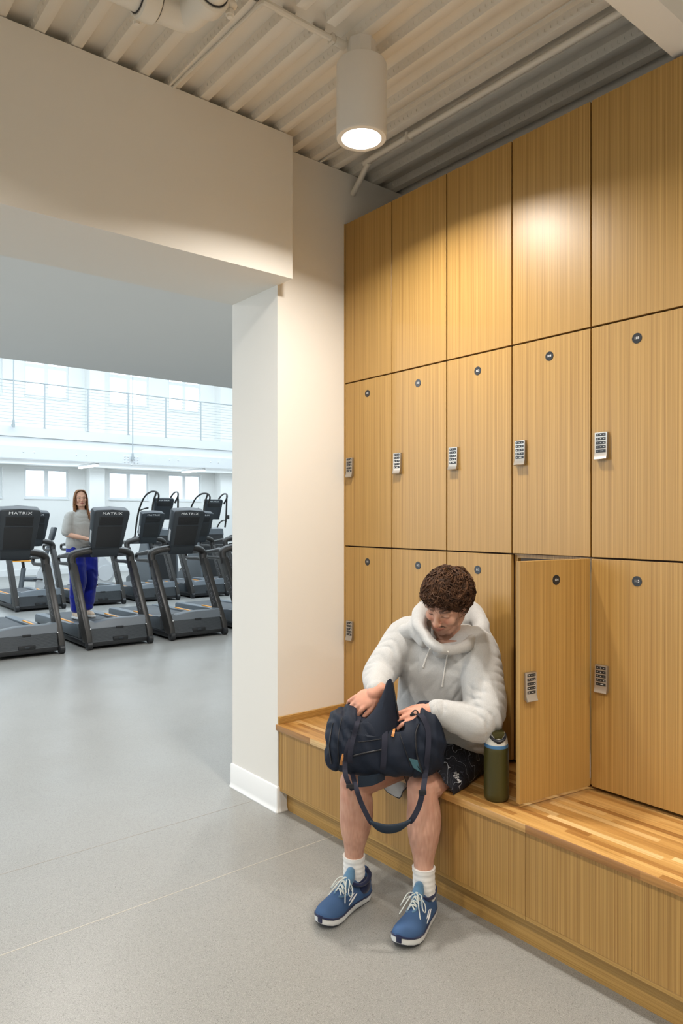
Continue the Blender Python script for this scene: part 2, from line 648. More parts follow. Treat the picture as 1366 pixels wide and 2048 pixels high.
M['shoe'] = None
def shoe_mat():
    m = mat('blue_knit_upper', (0.05, 0.11, 0.24), 0.7, spec=0.3)
    c = coords(m)
    w = nd(m, 'ShaderNodeTexWave', wave_type='BANDS', bands_direction='X')
    w.inputs['Scale'].default_value = 190
    w.inputs['Distortion'].default_value = 1.2
    ln(m, c, w.inputs['Vector'])
    a = mixc(m, w.outputs['Fac'], (0.035, 0.080, 0.190), (0.060, 0.130, 0.275))
    ln(m, a, pbsdf(m).inputs['Base Color'])
    bump(m, w.outputs['Fac'], 0.3, 0.001)
    return m
M['shoe'] = shoe_mat()
M['shoe_navy'] = fabric('navy_heel_knit', (0.012, 0.018, 0.06), 900, 0.2)
M['shoe_lt'] = fabric('light_blue_overlay', (0.10, 0.21, 0.34), 900, 0.15)
M['sole'] = mat('off_white_foam', (0.66, 0.68, 0.68), 0.6)
M['outsole'] = mat('dark_rubber', (0.03, 0.035, 0.05), 0.7)
M['lace'] = mat('pale_lace', (0.62, 0.66, 0.64), 0.8)

def olive():
    m = mat('olive_powder_coat', (0.052, 0.046, 0.010), 0.42, spec=0.4)
    n = noise_n(m, coords(m), 900, 2)
    bump(m, n, 0.15, 0.0005)
    return m
M['olive'] = olive()
M['lid'] = mat('cream_plastic', (0.72, 0.70, 0.64), 0.35)
M['blue_ring'] = mat('blue_band', (0.07, 0.20, 0.40), 0.4)
M['black_pl'] = mat('black_plastic', (0.012, 0.013, 0.018), 0.35)
# ------------------------------------------------------------------ the setting
XL, XB = 2.53, 2.985            # locker fronts, wall behind the lockers
YW, YW2 = 3.09, 3.546           # end wall: near face, far face
XR = 2.083                      # right reveal of the wide opening
ZC = 3.47                       # underside of the deck ribs
ZH = 2.742                      # underside of the header

b = B(); b.box(-7, 15, -4.2, 21, -0.12, 0.0)
struct(b.obj('floor', M['floor']))
b = B()
for y in (2.69,):
    b.box(-3.6, 2.14, y - 0.002, y + 0.002, -0.001, 0.0006)
struct(b.obj('trim_1', M['joint']))
b = B()
b.box(-3.6, 2.07, 3.298, 3.302, -0.001, 0.0006)
struct(b.obj('trim_2', M['joint_dark']))

# end wall: right pier; header with its proud face
b = B(); b.box(XR, 15.0, YW, YW2, 0, ZC - 0.004)
struct(b.obj('wall_end', M['wall']))
b = B(); b.box(-7, 2.089, 2.963, YW2 - 0.0, ZH, ZC - 0.006)
struct(b.obj('wall_header', M['wall']))
# behind the lockers, left side and back of the changing room
b = B(); b.box(XB, XB + 0.15, -4.2, YW, 0, ZC + 0.05); b.box(XB, XB + 0.15, YW, YW2, ZC - 0.003, ZC + 0.2)
struct(b.obj('wall_right', M['wall']))
b = B(); b.box(-3.75, -3.6, -4.2, 2.963, 0, ZC + 0.05)
struct(b.obj('wall_left', M['wall']))
b = B(); b.box(-3.75, XB + 0.15, -4.35, -4.2, 0, ZC + 0.05)
struct(b.obj('wall_back', M['wall']))
# cross beam above the lockers at the right edge
b = B(); b.box(-3.6, XB, 1.132, 1.24, 3.185, ZC - 0.001)
struct(b.obj('trim_3', M['wall']))

# baseboard on the pier: tall cove base that turns the corner
prof = [(0, 0), (0.016, 0), (0.017, 0.006), (0.011, 0.018), (0.008, 0.03), (0.008, 0.128), (0.004, 0.134), (0, 0.134)]
b = B()
b.rings([[V((XR - p[0], YW2 + 0.008, p[1])) for p in prof], [V((XR - p[0], YW - p[0] * 0.6, p[1])) for p in prof],
         [V((XR - p[0] * 0.6, YW - p[0], p[1])) for p in prof], [V((XR + 0.054, YW - p[0], p[1])) for p in prof]])
struct(b.obj('baseboard_right', M['trim']))

# corrugated deck: ribs running away from the camera, top sheet above
def deck_sheet(y0, y1, x0, x1, ztop=0.040):
    b = B()
    pts = []
    k0 = math.ceil((x0 - 0.861) / 0.1465)
    x = x0
    pts.append((x0, ZC + ztop))
    k = k0
    while True:
        c = 0.861 + 0.1465 * k
        if c + 0.05 > x1:
            break
        pts += [(c - 0.031, ZC + ztop), (c - 0.0225, ZC + 0.001), (c - 0.0205, ZC), (c + 0.0205, ZC), (c + 0.0225, ZC + 0.001), (c + 0.031, ZC + ztop)]
        k += 1
    pts.append((x1, ZC + ztop))
    A = [b.bm.verts.new((p[0], y0, p[1])) for p in pts]
    C = [b.bm.verts.new((p[0], y1, p[1])) for p in pts]
    for i in range(len(pts) - 1):
        b.bm.faces.new([A[i], A[i + 1], C[i + 1], C[i]])
    # embossments pressed in the left web of each rib
    kk = k0
    while True:
        c = 0.861 + 0.1465 * kk
        if c + 0.05 > x1:
            break
        if -0.6 < c < 3.0:
            y = y0 + 0.03
            while y < min(y1, 3.2):
                if y > 0.6:
                    n = V((-0.98, 0, -0.17))
                    p = V((c - 0.0265, y, ZC + 0.021))
                    b.tube([p + V((0.0015, -0.004, 0.010)) + n * 0.0005, p + V((0, 0.005, 0.006)) + n * 0.001, p + V((0, 0.005, -0.006)) + n * 0.001, p + V((-0.0015, -0.004, -0.011)) + n * 0.0005], [0.0014, 0.002, 0.002, 0.0014], 4)
                y += 0.030
        kk += 1
    return b
b = deck_sheet(2.283, 3.42, -3.6, XB + 0.02)
b2 = deck_sheet(-4.2, 2.205, -3.6, 1.87)
b3 = deck_sheet(-4.2, 2.283, 1.87, XB + 0.02)
me = b3.mesh('t')
b.bm.from_mesh(me)
bpy.data.meshes.remove(me)
me = b2.mesh('t')
b.bm.from_mesh(me)
bpy.data.meshes.remove(me)
b.box(-3.75, XB + 0.15, -4.35, YW2, ZC + 0.0405, ZC + 0.12)
# side-lap seams
for x, y0, y1 in ((2.362, 0.6, 3.12), (1.418, 2.28, 3.0)):
    b.box(x - 0.004, x + 0.004, y0, y1, ZC - 0.007, ZC + 0.002)
struct(b.obj('ceiling', M['deck']))

# passage ceiling beyond the header, and the upper wall of the hall
b = B(); b.box(-7, 15, YW2, 8.51, 3.30, 3.44)
b.box(-7.15, 15, YW2 - 0.1, 8.4, 3.62, 3.7)  # unseen upper slab added to keep sky light from leaking in
struct(b.obj('ceiling_passage', M['ceil']))
b = B(); b.box(-7, 15, 8.36, 8.51, 3.44, 7.5)
struct(b.obj('wall_hall_near', M['wallw']))
b = B(); b.box(-7.15, -7.0, YW2, 21, 0, 7.5)
struct(b.obj('wall_hall_left', M['wallw']))
b = B(); b.box(14.0, 14.15, YW2, 20.2, 0, 7.5)
struct(b.obj('wall_hall_right', M['wallw']))
b = B(); b.box(-7, 15, 8.36, 20.3, 7.5, 7.65)
struct(b.obj('ceiling_hall', M['ceil']))

# far wall with two storeys of windows
WX = [(1.25, 2.4), (3.75, 4.88), (5.42, 6.58), (7.70, 8.91), (9.53, 10.63), (11.9, 13.0)]
LZ, UZ = (2.06, 2.86), (4.78, 6.35)
b = B()
def wall_strip(z0, z1, holes):
    x = -7.0
    for h0, h1 in holes:
        b.box(x, h0, 20.0, 20.25, z0, z1)
        x = h1
    b.box(x, 14.0, 20.0, 20.25, z0, z1)
wall_strip(0, LZ[0], [])
wall_strip(LZ[0], LZ[1], WX)
wall_strip(LZ[1], UZ[0], [])
wall_strip(UZ[0], UZ[1], WX)
wall_strip(UZ[1], 7.5, [])
for x in (7.02, 11.1):
    b.box(x, x + 0.42, 19.62, 20.0, 0, 7.5)
struct(b.obj('wall_far', M['wallw']))
b = B()
b.box(-7, 14, 19.982, 20.0, 0, 0.16)
struct(b.obj('baseboard_far', M['trim']))
n = 0
for (x0, x1) in WX:
    for (z0, z1) in (LZ, UZ):
        n += 1
        b = B()
        f = 0.055
        y0, y1 = 20.06, 20.12
        b.box(x0, x1, y0, y1, z0, z0 + f)
        b.box(x0, x1, y0, y1, z1 - f, z1)
        b.box(x0, x0 + f, y0, y1, z0 + f, z1 - f)
        b.box(x1 - f, x1, y0, y1, z0 + f, z1 - f)
        xm = (x0 + x1) / 2
        b.box(xm - 0.05, xm + 0.05, y0, y1, z0 + f, z1 - f)
        if z1 > 4:
            for a, c in ((x0 + f, xm - 0.05), (xm + 0.05, x1 - f)):
                b.box(a, c, y0 + 0.002, y1 - 0.002, 5.57, 5.66)
        b.box(x0 - 0.0, x1 + 0.0, 19.97, 20.06, z0 - 0.03, z0 + 0.004)
        w = struct(b.obj('window_%d' % n, M['steel_w']))
        g = B()
        g.box(x0 + f, x1 - f, 20.088, 20.094, z0 + f, z1 - f)
        g.obj('pane', M['glass'], w)

# mezzanine walkway with its steel edge
b = B()
b.box(-7, 14, 17.56, 20.0, 3.42, 3.65)
b.box(-7, 14, 17.75, 20.0, 2.93, 3.42)
struct(b.obj('floor_mezzanine', M['wallw']))
b = B()
b.box(-7, 14, 17.50, 17.56, 3.42, 3.65)
b.box(-7, 14, 17.53, 17.56, 3.18, 3.415)
b.box(-7, 14, 17.44, 17.75, 2.91, 2.93)
b.box(-7, 14, 17.44, 17.46, 2.93, 3.18)
b.box(-7, 14, 17.44, 17.56, 3.18, 3.192)
x = 2.4
while x < 12:
    if abs(x - 7.25) > 0.4:
        for dx in (-0.12, 0.12):
            b.ball((x + dx, 17.438, 3.06), (0.018, 0.012, 0.018), seg=8, rin=6)
    x += 1.213
# splice plate with bolt group under the tie rod
b.box(7.08, 7.5, 17.425, 17.44, 2.90, 3.10)
for i in range(5):
    for j in range(2):
        b.ball((7.12 + i * 0.085, 17.42, 2.94 + j * 0.075), (0.017, 0.012, 0.017), seg=8, rin=6)
for i in (0, 1, 3, 4):
    b.ball((7.12 + i * 0.085, 17.42, 3.075), (0.017, 0.012, 0.017), seg=8, rin=6)
b.ball((7.29, 17.42, 2.88), (0.03, 0.03, 0.03), seg=8, rin=6)
struct(b.obj('trim_4', M['steel_w']))

M['rail_m'] = mat('grey_white_railing', (0.42, 0.46, 0.48), 0.4)
r = root('balcony_railing', 'thin grey cable railing along the mezzanine walkway above the treadmills', 'railing', (0, 17.52, 3.65))
b = B()
b.cyl((-7, 0, 1.05), (14, 0, 1.05), 0.016, 8)
b.obj('top_rail', M['rail_m'], r)
b = B()
for i in range(13):
    z = 0.09 + i * 0.073
    b.cyl((-7, 0, z), (14, 0, z), 0.0045, 5)
b.obj('cable', M['rail_m'], r)
x = 5.2 - 1.025 * 2
while x < 12:
    b = B()
    b.box(x - 0.016, x + 0.016, -0.008, 0.008, 0, 1.05)
    b.box(x - 0.03, x + 0.03, -0.03, 0.03, 0, 0.012)
    b.obj('post', M['rail_m'], r)
    x += 1.025
for x, z0 in ((7.3, 3.04), (4.47, 3.65)):
    b = B()
    b.cyl((x, 17.36, z0), (x, 17.36, 7.5), 0.014, 8)
    b.cyl((x, 17.36, z0 - 0.05), (x, 17.36, z0 + 0.12), 0.028, 8)
    b.box(x - 0.03, x + 0.03, 17.345, 17.43, z0 - 0.03, z0 + 0.03)
    tag(b.obj('tie_rod', M['rail_m']), 'white steel tie rod ending at the bolted plate of the balcony beam' if x > 5 else 'thin steel hanger rod passing the balcony railing at far left', 'rod')

for x, lab in ((6.6, 'slim linear light under the balcony, above the woman'), (9.6, 'slim linear light under the balcony, above the hooped machines')):
    r = root('linear_light', lab, 'light', (x, 18.55, 2.93), 0, 'linear lights under the balcony')
    b = B(); b.box(-0.05, 0.05, -0.65, 0.65, -0.05, 0, 0.01); b.obj('housing', M['steel_w'], r)
    b = B(); b.box(-0.045, 0.045, -0.64, 0.64, -0.085, -0.05, 0.012); b.obj('diffuser', M['tube_lamp'], r)
area('balcony_lamps', (8, 18.6, 2.8), (0, 0, 0), 9, 1.4, 90, COOL)

b = B()
b.lathe([(0.03, 0), (0.03, -0.012), (0.014, -0.014), (0.014, -0.05), (0.02, -0.055), (0.02, -0.062), (0.004, -0.066)], 12)
o = b.obj('sprinkler', M['steel_w'], loc=(5.1, 8.46, 3.30))
tag(o, 'white sprinkler head under the ceiling edge beyond the header', 'sprinkler')

# ------------------------------------------------------------------ downlights
def can_light(x, y, label, seen=True):
    r = root('pendant_downlight', label, 'light', (x, y, CAN_Z))
    b = B()
    b.lathe([(0.0795, 0.022), (0.0795, 0.001), (0.0805, 0.0), (0.100, 0.0), (0.1015, 0.002), (0.102, 0.01), (0.102, 0.296), (0.099, 0.303), (0.092, 0.306), (0.001, 0.306)], 64, cap=False)
    b.obj('housing', M['can'], r)
    b = B()
    b.lathe([(0.0793, 0.010), (0.001, 0.010)], 48, cap=False)
    b.obj('lens', M['lamp'], r)
    b = B()
    b.tube([(0, 0, 0.306), (0, 0, ZC - CAN_Z)], 0.058, 8)
    b.obj('canopy', M['can'], r)
    l = area('downlight_glow', (x, y, CAN_Z + 0.003), (0, 0, 0), 0.15, 0.15, CAN_POWER, WARM, 'DISK', 152)
    return r
can_light(CAN_POS[0][0], CAN_POS[0][1], 'white cylindrical downlight glowing under the ribbed ceiling, in front of the lockers')
# the other lamps of the room stand outside the frame: the same fitting, light only plus a small can
for x, y in CAN_POS[1:]:
    l = area('downlight_glow', (x, y, CAN_Z + 0.006), (0, 0, 0), 0.15, 0.15, CAN_POWER, WARM, 'DISK', 160)
for x, y in PASS_POS:
    area('downlight_glow', (x, y, 3.285), (0, 0, 0), 0.16, 0.16, 52, (1, 0.97, 0.94), 'DISK', 172)

# conduits and sprinkler pipe under the deck
def piece(name, b, m, label, cat, group=None):
    return tag(b.obj(name, m), label, cat, group)
b = B()
P, R = smooth_path([(1.84, 2.25, ZC - 0.016), (1.6, 2.25, ZC - 0.016), (1.475, 2.25, ZC - 0.014), (1.458, 2.262, ZC - 0.010), (1.455, 2.30, ZC - 0.008)], 0.0125, 5)
b.tube(P, R, 10)
b.cyl((1.455, 2.29, ZC - 0.008), (1.436, 2.99, ZC - 0.006), 0.007, 8)
b.cyl((1.79, 2.25, ZC - 0.016), (1.845, 2.25, ZC - 0.016), 0.018, 12)
b.box(1.77, 1.785, 2.235, 2.265, ZC - 0.034, ZC)
piece('conduit', b, M['pipe'], 'thin painted conduit running to the downlight canopy under the ribbed ceiling', 'conduit')
b = B()
P, R = smooth_path([(2.535, -1.0, ZC - 0.018), (2.535, 1.5, ZC - 0.018), (2.533, 2.80, ZC - 0.018), (2.54, 2.89, ZC - 0.026), (2.565, 2.98, ZC - 0.062), (2.592, 3.088, ZC - 0.112)], 0.016, 6)
b.tube(P, R, 12)
b.box(2.512, 2.558, 2.57, 2.585, ZC - 0.040, ZC)
piece('conduit', b, M['pipe'], 'painted conduit above the lockers, bending down into the end wall', 'conduit')
r = root('sprinkler_pipe', 'thick white sprinkler pipe with bolted couplings at the top edge of the ceiling', 'pipe', (1.185, 2.335, 3.325))
b = B()
b.tube([(-3.0, 0, 0), (-0.13, 0, 0)], 0.057, 28)
P, R = smooth_path([(-0.13, 0, 0), (-0.06, 0, 0), (-0.012, -0.012, 0), (0, -0.06, 0), (0, -0.13, 0)], 0.057, 5)
b.tube(P, R, 28)
b.tube([(0, -0.13, 0), (0, -5, 0)], 0.057, 28)
b.obj('pipe_run', M['pipe'], r)
for c, ax in (((-0.15, 0, 0), 0), ((0, -0.15, 0), 1)):
    b = B()
    d = V((1, 0, 0)) if ax == 0 else V((0, 1, 0))
    w = V((0, 1, 0)) if ax == 0 else V((1, 0, 0))
    c = V(c)
    b.tube([c - d * 0.032, c - d * 0.026, c + d * 0.026, c + d * 0.032], [0.066, 0.074, 0.074, 0.066], 28)
    for s in (-1, 1):
        q = c + w * s * 0.088
        b.ball(q, (0.026, 0.026, 0.018), seg=12, rin=8)
        b.cyl(q + V((0, 0, -0.045)), q + V((0, 0, 0.045)), 0.010, 8)
        b.cyl(q + V((0, 0, -0.036)), q + V((0, 0, -0.022)), 0.017, 6)
    b.obj('coupling', M['pipe'], r)
    for s in (-1, 1):
        b = B()
        b.tube([c + d * s * 0.034, c + d * s * 0.036], 0.062, 28)
        b.obj('gasket', M['rubber'], r)

# ------------------------------------------------------------------ lockers
COLS = [3.081 - 0.3806 * i for i in range(6)]       # right-going boundaries along y
ROWS = [(0.474, 1.3735), (1.3735, 2.2785), (2.2785, 3.172)]
GAP = 0.0036

def keypad(M4, face=V((-1, 0, 0))):
    b = B()
    b.M = M4
    # local: x = across the door, y = out of the door, z = up
    b.mi = 0
    b.prism([(0.0, -0.05), (0.016, -0.058), (0.021, -0.054), (0.0125, -0.036), (0.0125, 0.048), (0.010, 0.05), (0.0, 0.05)], 'x', -0.026, 0.026, 0.0012)
    b.mi = 1
    for r_ in range(5):
        z = 0.040 - r_ * 0.0158
        b.box(-0.0205, 0.0205, 0.0115, 0.0138, z - 0.0055, z + 0.0055, 0.0008, 1)
    b.mi = 2
    for r_ in range(5):
        z = 0.040 - r_ * 0.0158
        for c_ in range(3):
            if r_ == 4 and c_ == 2:
                continue
            x = -0.0135 + c_ * 0.0135
            wd = 0.0022 if r_ < 4 else (0.002 if c_ == 0 else 0.006)
            xx = x if r_ < 4 or c_ == 0 else 0.005
            b.box(xx - wd, xx + wd, 0.0137, 0.0141, z - 0.0008, z + 0.0008)
    return b

def locker(ci, ri, num=None, openang=None):
    y1, y0 = COLS[ci], COLS[ci + 1]
    z0, z1 = ROWS[ri]
    names = {None: 'without a number'}
    place = ['beside the end wall', 'second from the end wall', 'third from the end wall', 'fourth from the end wall', 'at the right edge']
    if num is None:
        lab = 'tall blank oak locker in the top row without keypad, ' + place[ci]
    elif openang:
        lab = 'oak locker numbered %s with its door standing open over the bench' % num
    else:
        lab = 'closed oak locker numbered %s with keypad, %s row, %s' % (num, 'middle' if ri == 1 else 'lower', place[ci])
    r = root('locker', lab, 'locker', (XL, (y0 + y1) / 2, z0), 0, 'oak lockers along the wall')
    w, h = y1 - y0, z1 - z0
    # carcass, open to the front
    b = B()
    t = 0.016
    a, c = -w / 2 + 0.0002, w / 2 - 0.0002
    x0, x1 = 0.0225, 0.445
    b.mi = 0
    b.box(x0, x1, a, a + t, 0, h)
    b.box(x0, x1, c - t, c, 0, h)
    b.box(x0, x1, a + t, c - t, 0, t)
    b.box(x0, x1, a + t, c - t, h - t, h)
    b.mi = 1
    b.box(x1 - 0.008, x1, a + t, c - t, t, h - t)
    b.box(x0 + 0.02, x1 - 0.008, a + t, a + t + 0.001, t, h - t)
    b.box(x0 + 0.02, x1 - 0.008, c - t - 0.001, c - t, t, h - t)
    b.box(x0 + 0.02, x1 - 0.008, a + t, c - t, h - t - 0.001, h - t)
    b.box(x0 + 0.02, x1 - 0.008, a + t, c - t, t, t + 0.001)
    b.obj('carcass', [M['oak_v'] if openang else M['gap'], M['melamine']], r)
    # door, hinged at its right-hand edge (low y)
    b = B()
    dw = w - 2 * GAP
    b.box(0, 0.0195, 0, dw, GAP, h - GAP, 0.0008, 1)
    d = b.obj('door', M['oak_v'], r, loc=(0, -w / 2 + GAP, 0))
    if openang:
        d.rotation_euler = (0, 0, math.radians(openang))
    if num:
        zc = h * 0.485
        T = Matrix.Translation((0, dw - 0.046, zc)) @ Matrix(((0, -1, 0, 0), (-1, 0, 0, 0), (0, 0, 1, 0), (0, 0, 0, 1)))
        kb = keypad(T)
        kb.obj('keypad_lock', [M['metal'], M['key'], M['white']], d)
        b = B()
        b.M = Matrix.Translation((0, dw / 2, h - 0.079)) @ Matrix(((0, 0, -1, 0), (-1, 0, 0, 0), (0, 1, 0, 0), (0, 0, 0, 1)))
        b.mi = 0
        b.lathe([(0.0192, 0), (0.0192, 0.0012), (0.0188, 0.0016)], 32)
        b.mi = 1
        b.text(num, 0.0135, Matrix.Translation((0, 0.0003, 0.0017)), 1.05, 0.0002, space=0.95)
        b.obj('number_disc', [M['disc'], M['white']], d)
    return r
for ci in range(5):
    locker(ci, 2)
    locker(ci, 1, '10%d' % (ci + 1))
    locker(ci, 0, '11%d' % (ci + 1), 81 if ci == 3 else None)
b = B()
b.box(XL, XL + 0.022, 3.0815, 3.0898, 0.474, 3.172)
tag(b.obj('filler_strip', M['oak_v']), 'narrow oak filler strip between the lockers and the end wall', 'panel')

# ------------------------------------------------------------------ bench
XE, XF, XK, ZB = 2.07, 2.092, 2.14, 0.46
r = root('locker_bench', 'long oak bench with a butcher block top below the lockers', 'bench', (0, 0, 0))
Y0B, Y1B = -1.2, 3.089
b = B(); b.box(XE, XB - 0.002, Y0B, Y1B, ZB - 0.0295, ZB, 0.0018, 2)
b.obj('seat_top', M['butcher'], r)
b = B()
b.box(XR + 0.001, XL - 0.002, 3.074, 3.0895, ZB, ZB + 0.036, 0.001, 1)
b.obj('backsplash', M['oak_x'], r)
b = B()
b.box(XK, XK + 0.02, Y0B, Y1B - 0.001, 0.0, 0.112)
b.obj('toe_kick', M['oak_h'], r)
b = B()
b.box(XF + 0.021, XB - 0.01, Y0B, Y1B - 0.005, 0.112, ZB - 0.030)
b.obj('frame', M['gap'], r)
seams = [3.062, 2.69, 1.545, 1.15, 0.0, Y0B]
b = B()
b.box(XF, XF + 0.02, 3.0625, Y1B - 0.001, 0.112, ZB - 0.0297, 0.0006, 1)
b.obj('end_stile', M['oak_front'], r)
for i in range(len(seams) - 1):
    a, c = seams[i + 1] + 0.0006, seams[i] - 0.0006
    b = B()
    b.mi = 0
    b.box(XF, XF + 0.02, a, c, 0.128, ZB - 0.0297, 0.0005, 1)
    b.mi = 1
    b.box(XF - 0.0002, XF + 0.02, a, c, 0.112, 0.1275, 0.0006, 1)
    b.obj('front_panel', [M['oak_front'], M['oak_h']], r)

# ------------------------------------------------------------------ water bottle
pb = at(993, 1601, 2.655)
bx, by = 2.174, 1.739
r = root('water_bottle', 'olive green steel water bottle with cream flip lid standing on the bench', 'bottle', (bx, by, ZB + 0.0005), -YAW)
r.scale = (1.075, 1.075, 0.96)
b = B(); b.lathe([(0.036, 0.0), (0.0405, 0.004), (0.0430, 0.012), (0.0435, 0.03), (0.0435, 0.190), (0.0430, 0.203), (0.041, 0.209)], 48)
b.obj('bottle_body', M['olive'], r)
b = B(); b.lathe([(0.0412, 0.209), (0.0418, 0.211), (0.0415, 0.221), (0.0405, 0.222)], 48)
b.obj('band', M['blue_ring'], r)
b = B(); b.lathe([(0.0402, 0.222), (0.0402, 0.228), (0.0385, 0.240), (0.0355, 0.252), (0.0320, 0.262), (0.028, 0.267), (0.020, 0.268)], 48)
lid = b.obj('lid', M['lid'], r)
b = B()
b.lathe([(0.026, 0.2445), (0.0265, 0.268), (0.0245, 0.274), (0.0, 0.2742)], 32, cap=False)
b.M = Matrix.Identity(4)
b.prism([(-0.0215, 0.2735), (-0.0200, 0.262), (-0.012, 0.2485), (0, 0.2450), (0.012, 0.2485), (0.0200, 0.262), (0.0215, 0.2735)], 'y', -0.036, -0.010, 0.002)
b.obj('spout_cap', M['olive'], r)
b = B()
arc = []
for k in range(13):
    t = PI + PI * k / 12
    x = 0.0290 * math.cos(t)
    z = 0.2655 + 0.0245 * math.sin(t)
    rr = 0.0405 if z < 0.24 else 0.0405 - (z - 0.24) * 0.33
    y = -math.sqrt(max(1e-6, rr * rr - x * x)) - 0.0005
    arc.append((x, y, z))
b.tube(arc, [0.0022, 0.0035, 0.0048, 0.0055, 0.006, 0.0065, 0.0068, 0.0065, 0.006, 0.0055, 0.0048, 0.0035, 0.0022], 8)
b.box(-0.007, 0.007, -0.0425, -0.036, 0.2305, 0.240, 0.0015)
b.obj('carry_loop', M['black_pl'], r)
# ------------------------------------------------------------------ treadmills
def make_treadmill(loc, label):
    r = root('treadmill', label, 'treadmill', loc, 0, 'treadmills in the gym hall')
    # base frame: low black chassis, 2.1 m long
    b = B()
    b.box(-0.385, 0.385, 0.03, 0.62, 0.035, 0.10, 0.01)
    b.box(-0.36, 0.36, 0.62, 2.08, 0.05, 0.14, 0.01)
    for s in (-1, 1):
        b.box(s * 0.36 - 0.03, s * 0.36 + 0.03, 0.05, 2.06, 0.03, 0.09, 0.006)
        b.box(s * 0.345 - 0.045, s * 0.345 + 0.045, 1.95, 2.06, 0.0, 0.05, 0.006)
    b.obj('base_frame', M['tm_black'], r)
    for s in (-1, 1):
        b = B()
        b.tube([(s * 0.372 - 0.030, 0.035, 0.052), (s * 0.372 - 0.026, 0.035, 0.052), (s * 0.372 + 0.026, 0.035, 0.052), (s * 0.372 + 0.030, 0.035, 0.052)], [0.044, 0.052, 0.052, 0.044], 20)
        b.tube([(s * 0.372 - 0.034, 0.035, 0.052), (s * 0.372 + 0.034, 0.035, 0.052)], 0.016, 12)
        b.obj('wheel', M['tm_black'], r)
    # running deck and belt
    b = B(); b.box(-0.27, 0.27, 0.42, 2.08, 0.14, 0.205, 0.012)
    b.obj('running_belt', M['tm_belt'], r)
    for s in (-1, 1):
        b = B()
        b.mi = 0
        b.prism([(0.36, 0.10), (2.10, 0.10), (2.10, 0.19), (2.06, 0.215), (0.70, 0.235), (0.50, 0.26), (0.36, 0.27)], 'x', s * 0.33 - 0.055, s * 0.33 + 0.055, 0.008)
        b.mi = 1
        b.box(s * 0.315 - 0.011, s * 0.315 + 0.011, 0.75, 1.35, 0.2275, 0.2385, 0.001, 1)
        b.obj('side_rail', [M['tm_rail'], M['orange']], r)
    # motor shroud: lower ribbed face + arched top cover
    b = B()
    b.prism([(0.028, 0.085), (0.09, 0.245), (0.40, 0.30), (0.46, 0.10), (0.40, 0.085)], 'x', -0.335, 0.335, 0.006)
    for i in range(16):
        t = i / 16.0
        z = 0.095 + t * 0.145
        y = 0.028 + (z - 0.085) * 0.3875
        b.box(-0.325, 0.325, y - 0.0016, y + 0.002, z, z + 0.0038)
    b.obj('motor_shroud', M['tm_grey'], r)
    b = B()
    rings = []
    for x, zt in ((-0.345, 0.335), (-0.31, 0.335), (-0.275, 0.312), (-0.2, 0.322), (-0.1, 0.336), (0, 0.342), (0.1, 0.342), (0.2, 0.340), (0.275, 0.340), (0.31, 0.352), (0.345, 0.352)):
        zt2 = zt - 0.008
        rings.append([V(p) for p in ((x, 0.082, 0.236), (x, 0.088, 0.25), (x, 0.125, zt2 - 0.008), (x, 0.15, zt2), (x, 0.28, zt2 - 0.01), (x, 0.44, 0.255), (x, 0.46, 0.22), (x, 0.10, 0.22))])
    b.rings(rings)
    b.obj('shroud_cover', M['tm_rail'], r)
    b = B()
    b.box(-0.09, 0.09, 0.020, 0.07, 0.088, 0.128, 0.005)
    b.obj('power_recess', M['tm_black'], r)
    b = B()
    b.box(-0.035, 0.055, 0.070, 0.12, 0.222, 0.244, 0.004)
    b.obj('cover_latch', M['tm_black'], r)
    b = B()
    b.box(-0.025, 0.025, 0.014, 0.021, 0.098, 0.120, 0.003)
    b.obj('power_socket', M['tm_con'], r)
    # uprights, leaning away from the front
    for s in (-1, 1):
        b = B()
        x = s * 0.372
        b.mi = 0
        b.prism([(0.005, 0.075), (0.165, 0.075), (0.205, 0.16), (0.660, 0.93), (0.665, 0.985), (0.545, 0.985), (0.51, 0.93), (0.02, 0.16)], 'x', x - 0.034, x + 0.034, 0.012)
        # MATRIX runs down the outer front edge
        b.mi = 1
        ang = math.atan2(0.77, 0.49)
        # text plane on the front/inner slope of the upright
        ty = V((0, -math.cos(ang), -math.sin(ang)))      # reading direction: downwards
        tx = V((-1, 0, 0)) * 1.0
        nrm = V((-1, 0, 0))
        c = V((x - 0.0346, 0.36, 0.56))
        up = V((0, -math.sin(ang), math.cos(ang)))
        T = Matrix.Translation(c) @ Matrix((ty, -up, nrm)).transposed().to_4x4()
        if ty.cross(-up).dot(nrm) < 0:
            T = Matrix.Translation(c) @ Matrix((ty, up, nrm)).transposed().to_4x4()
        b.text('MATRIX', 0.085, T, 1.25, 0.0008, space=1.15)
        b.obj('upright', [M['tm_frame'], M['tm_logo_d']], r)
        b = B()
        b.ball((s * 0.34, 0.072, 0.238), (0.008, 0.008, 0.008), seg=8, rin=6)
        b.obj('bolt', M['white'], r)
        # handlebar: shoulder casting, arm to the console, rear grip
        b = B()
        prof = lambda c, w, h: [V(c) + V((math.cos(2 * PI * k / 14) * w, 0, math.sin(2 * PI * k / 14) * h)) for k in range(14)]
        pts = [(x, 0.60, 0.90), (x, 0.625, 0.98), (x * 0.995, 0.64, 1.05), (x * 0.90, 0.62, 1.090), (x * 0.70, 0.58, 1.115), (x * 0.45, 0.55, 1.13), (x * 0.2, 0.54, 1.13)]
        P, R = smooth_path(pts, [0.055, 0.058, 0.064, 0.060, 0.054, 0.050, 0.048], 4)
        b.tube(P, R, 14, flat=0.80)
        b.obj('console_arm', M['tm_frame'], r)
        b = B()
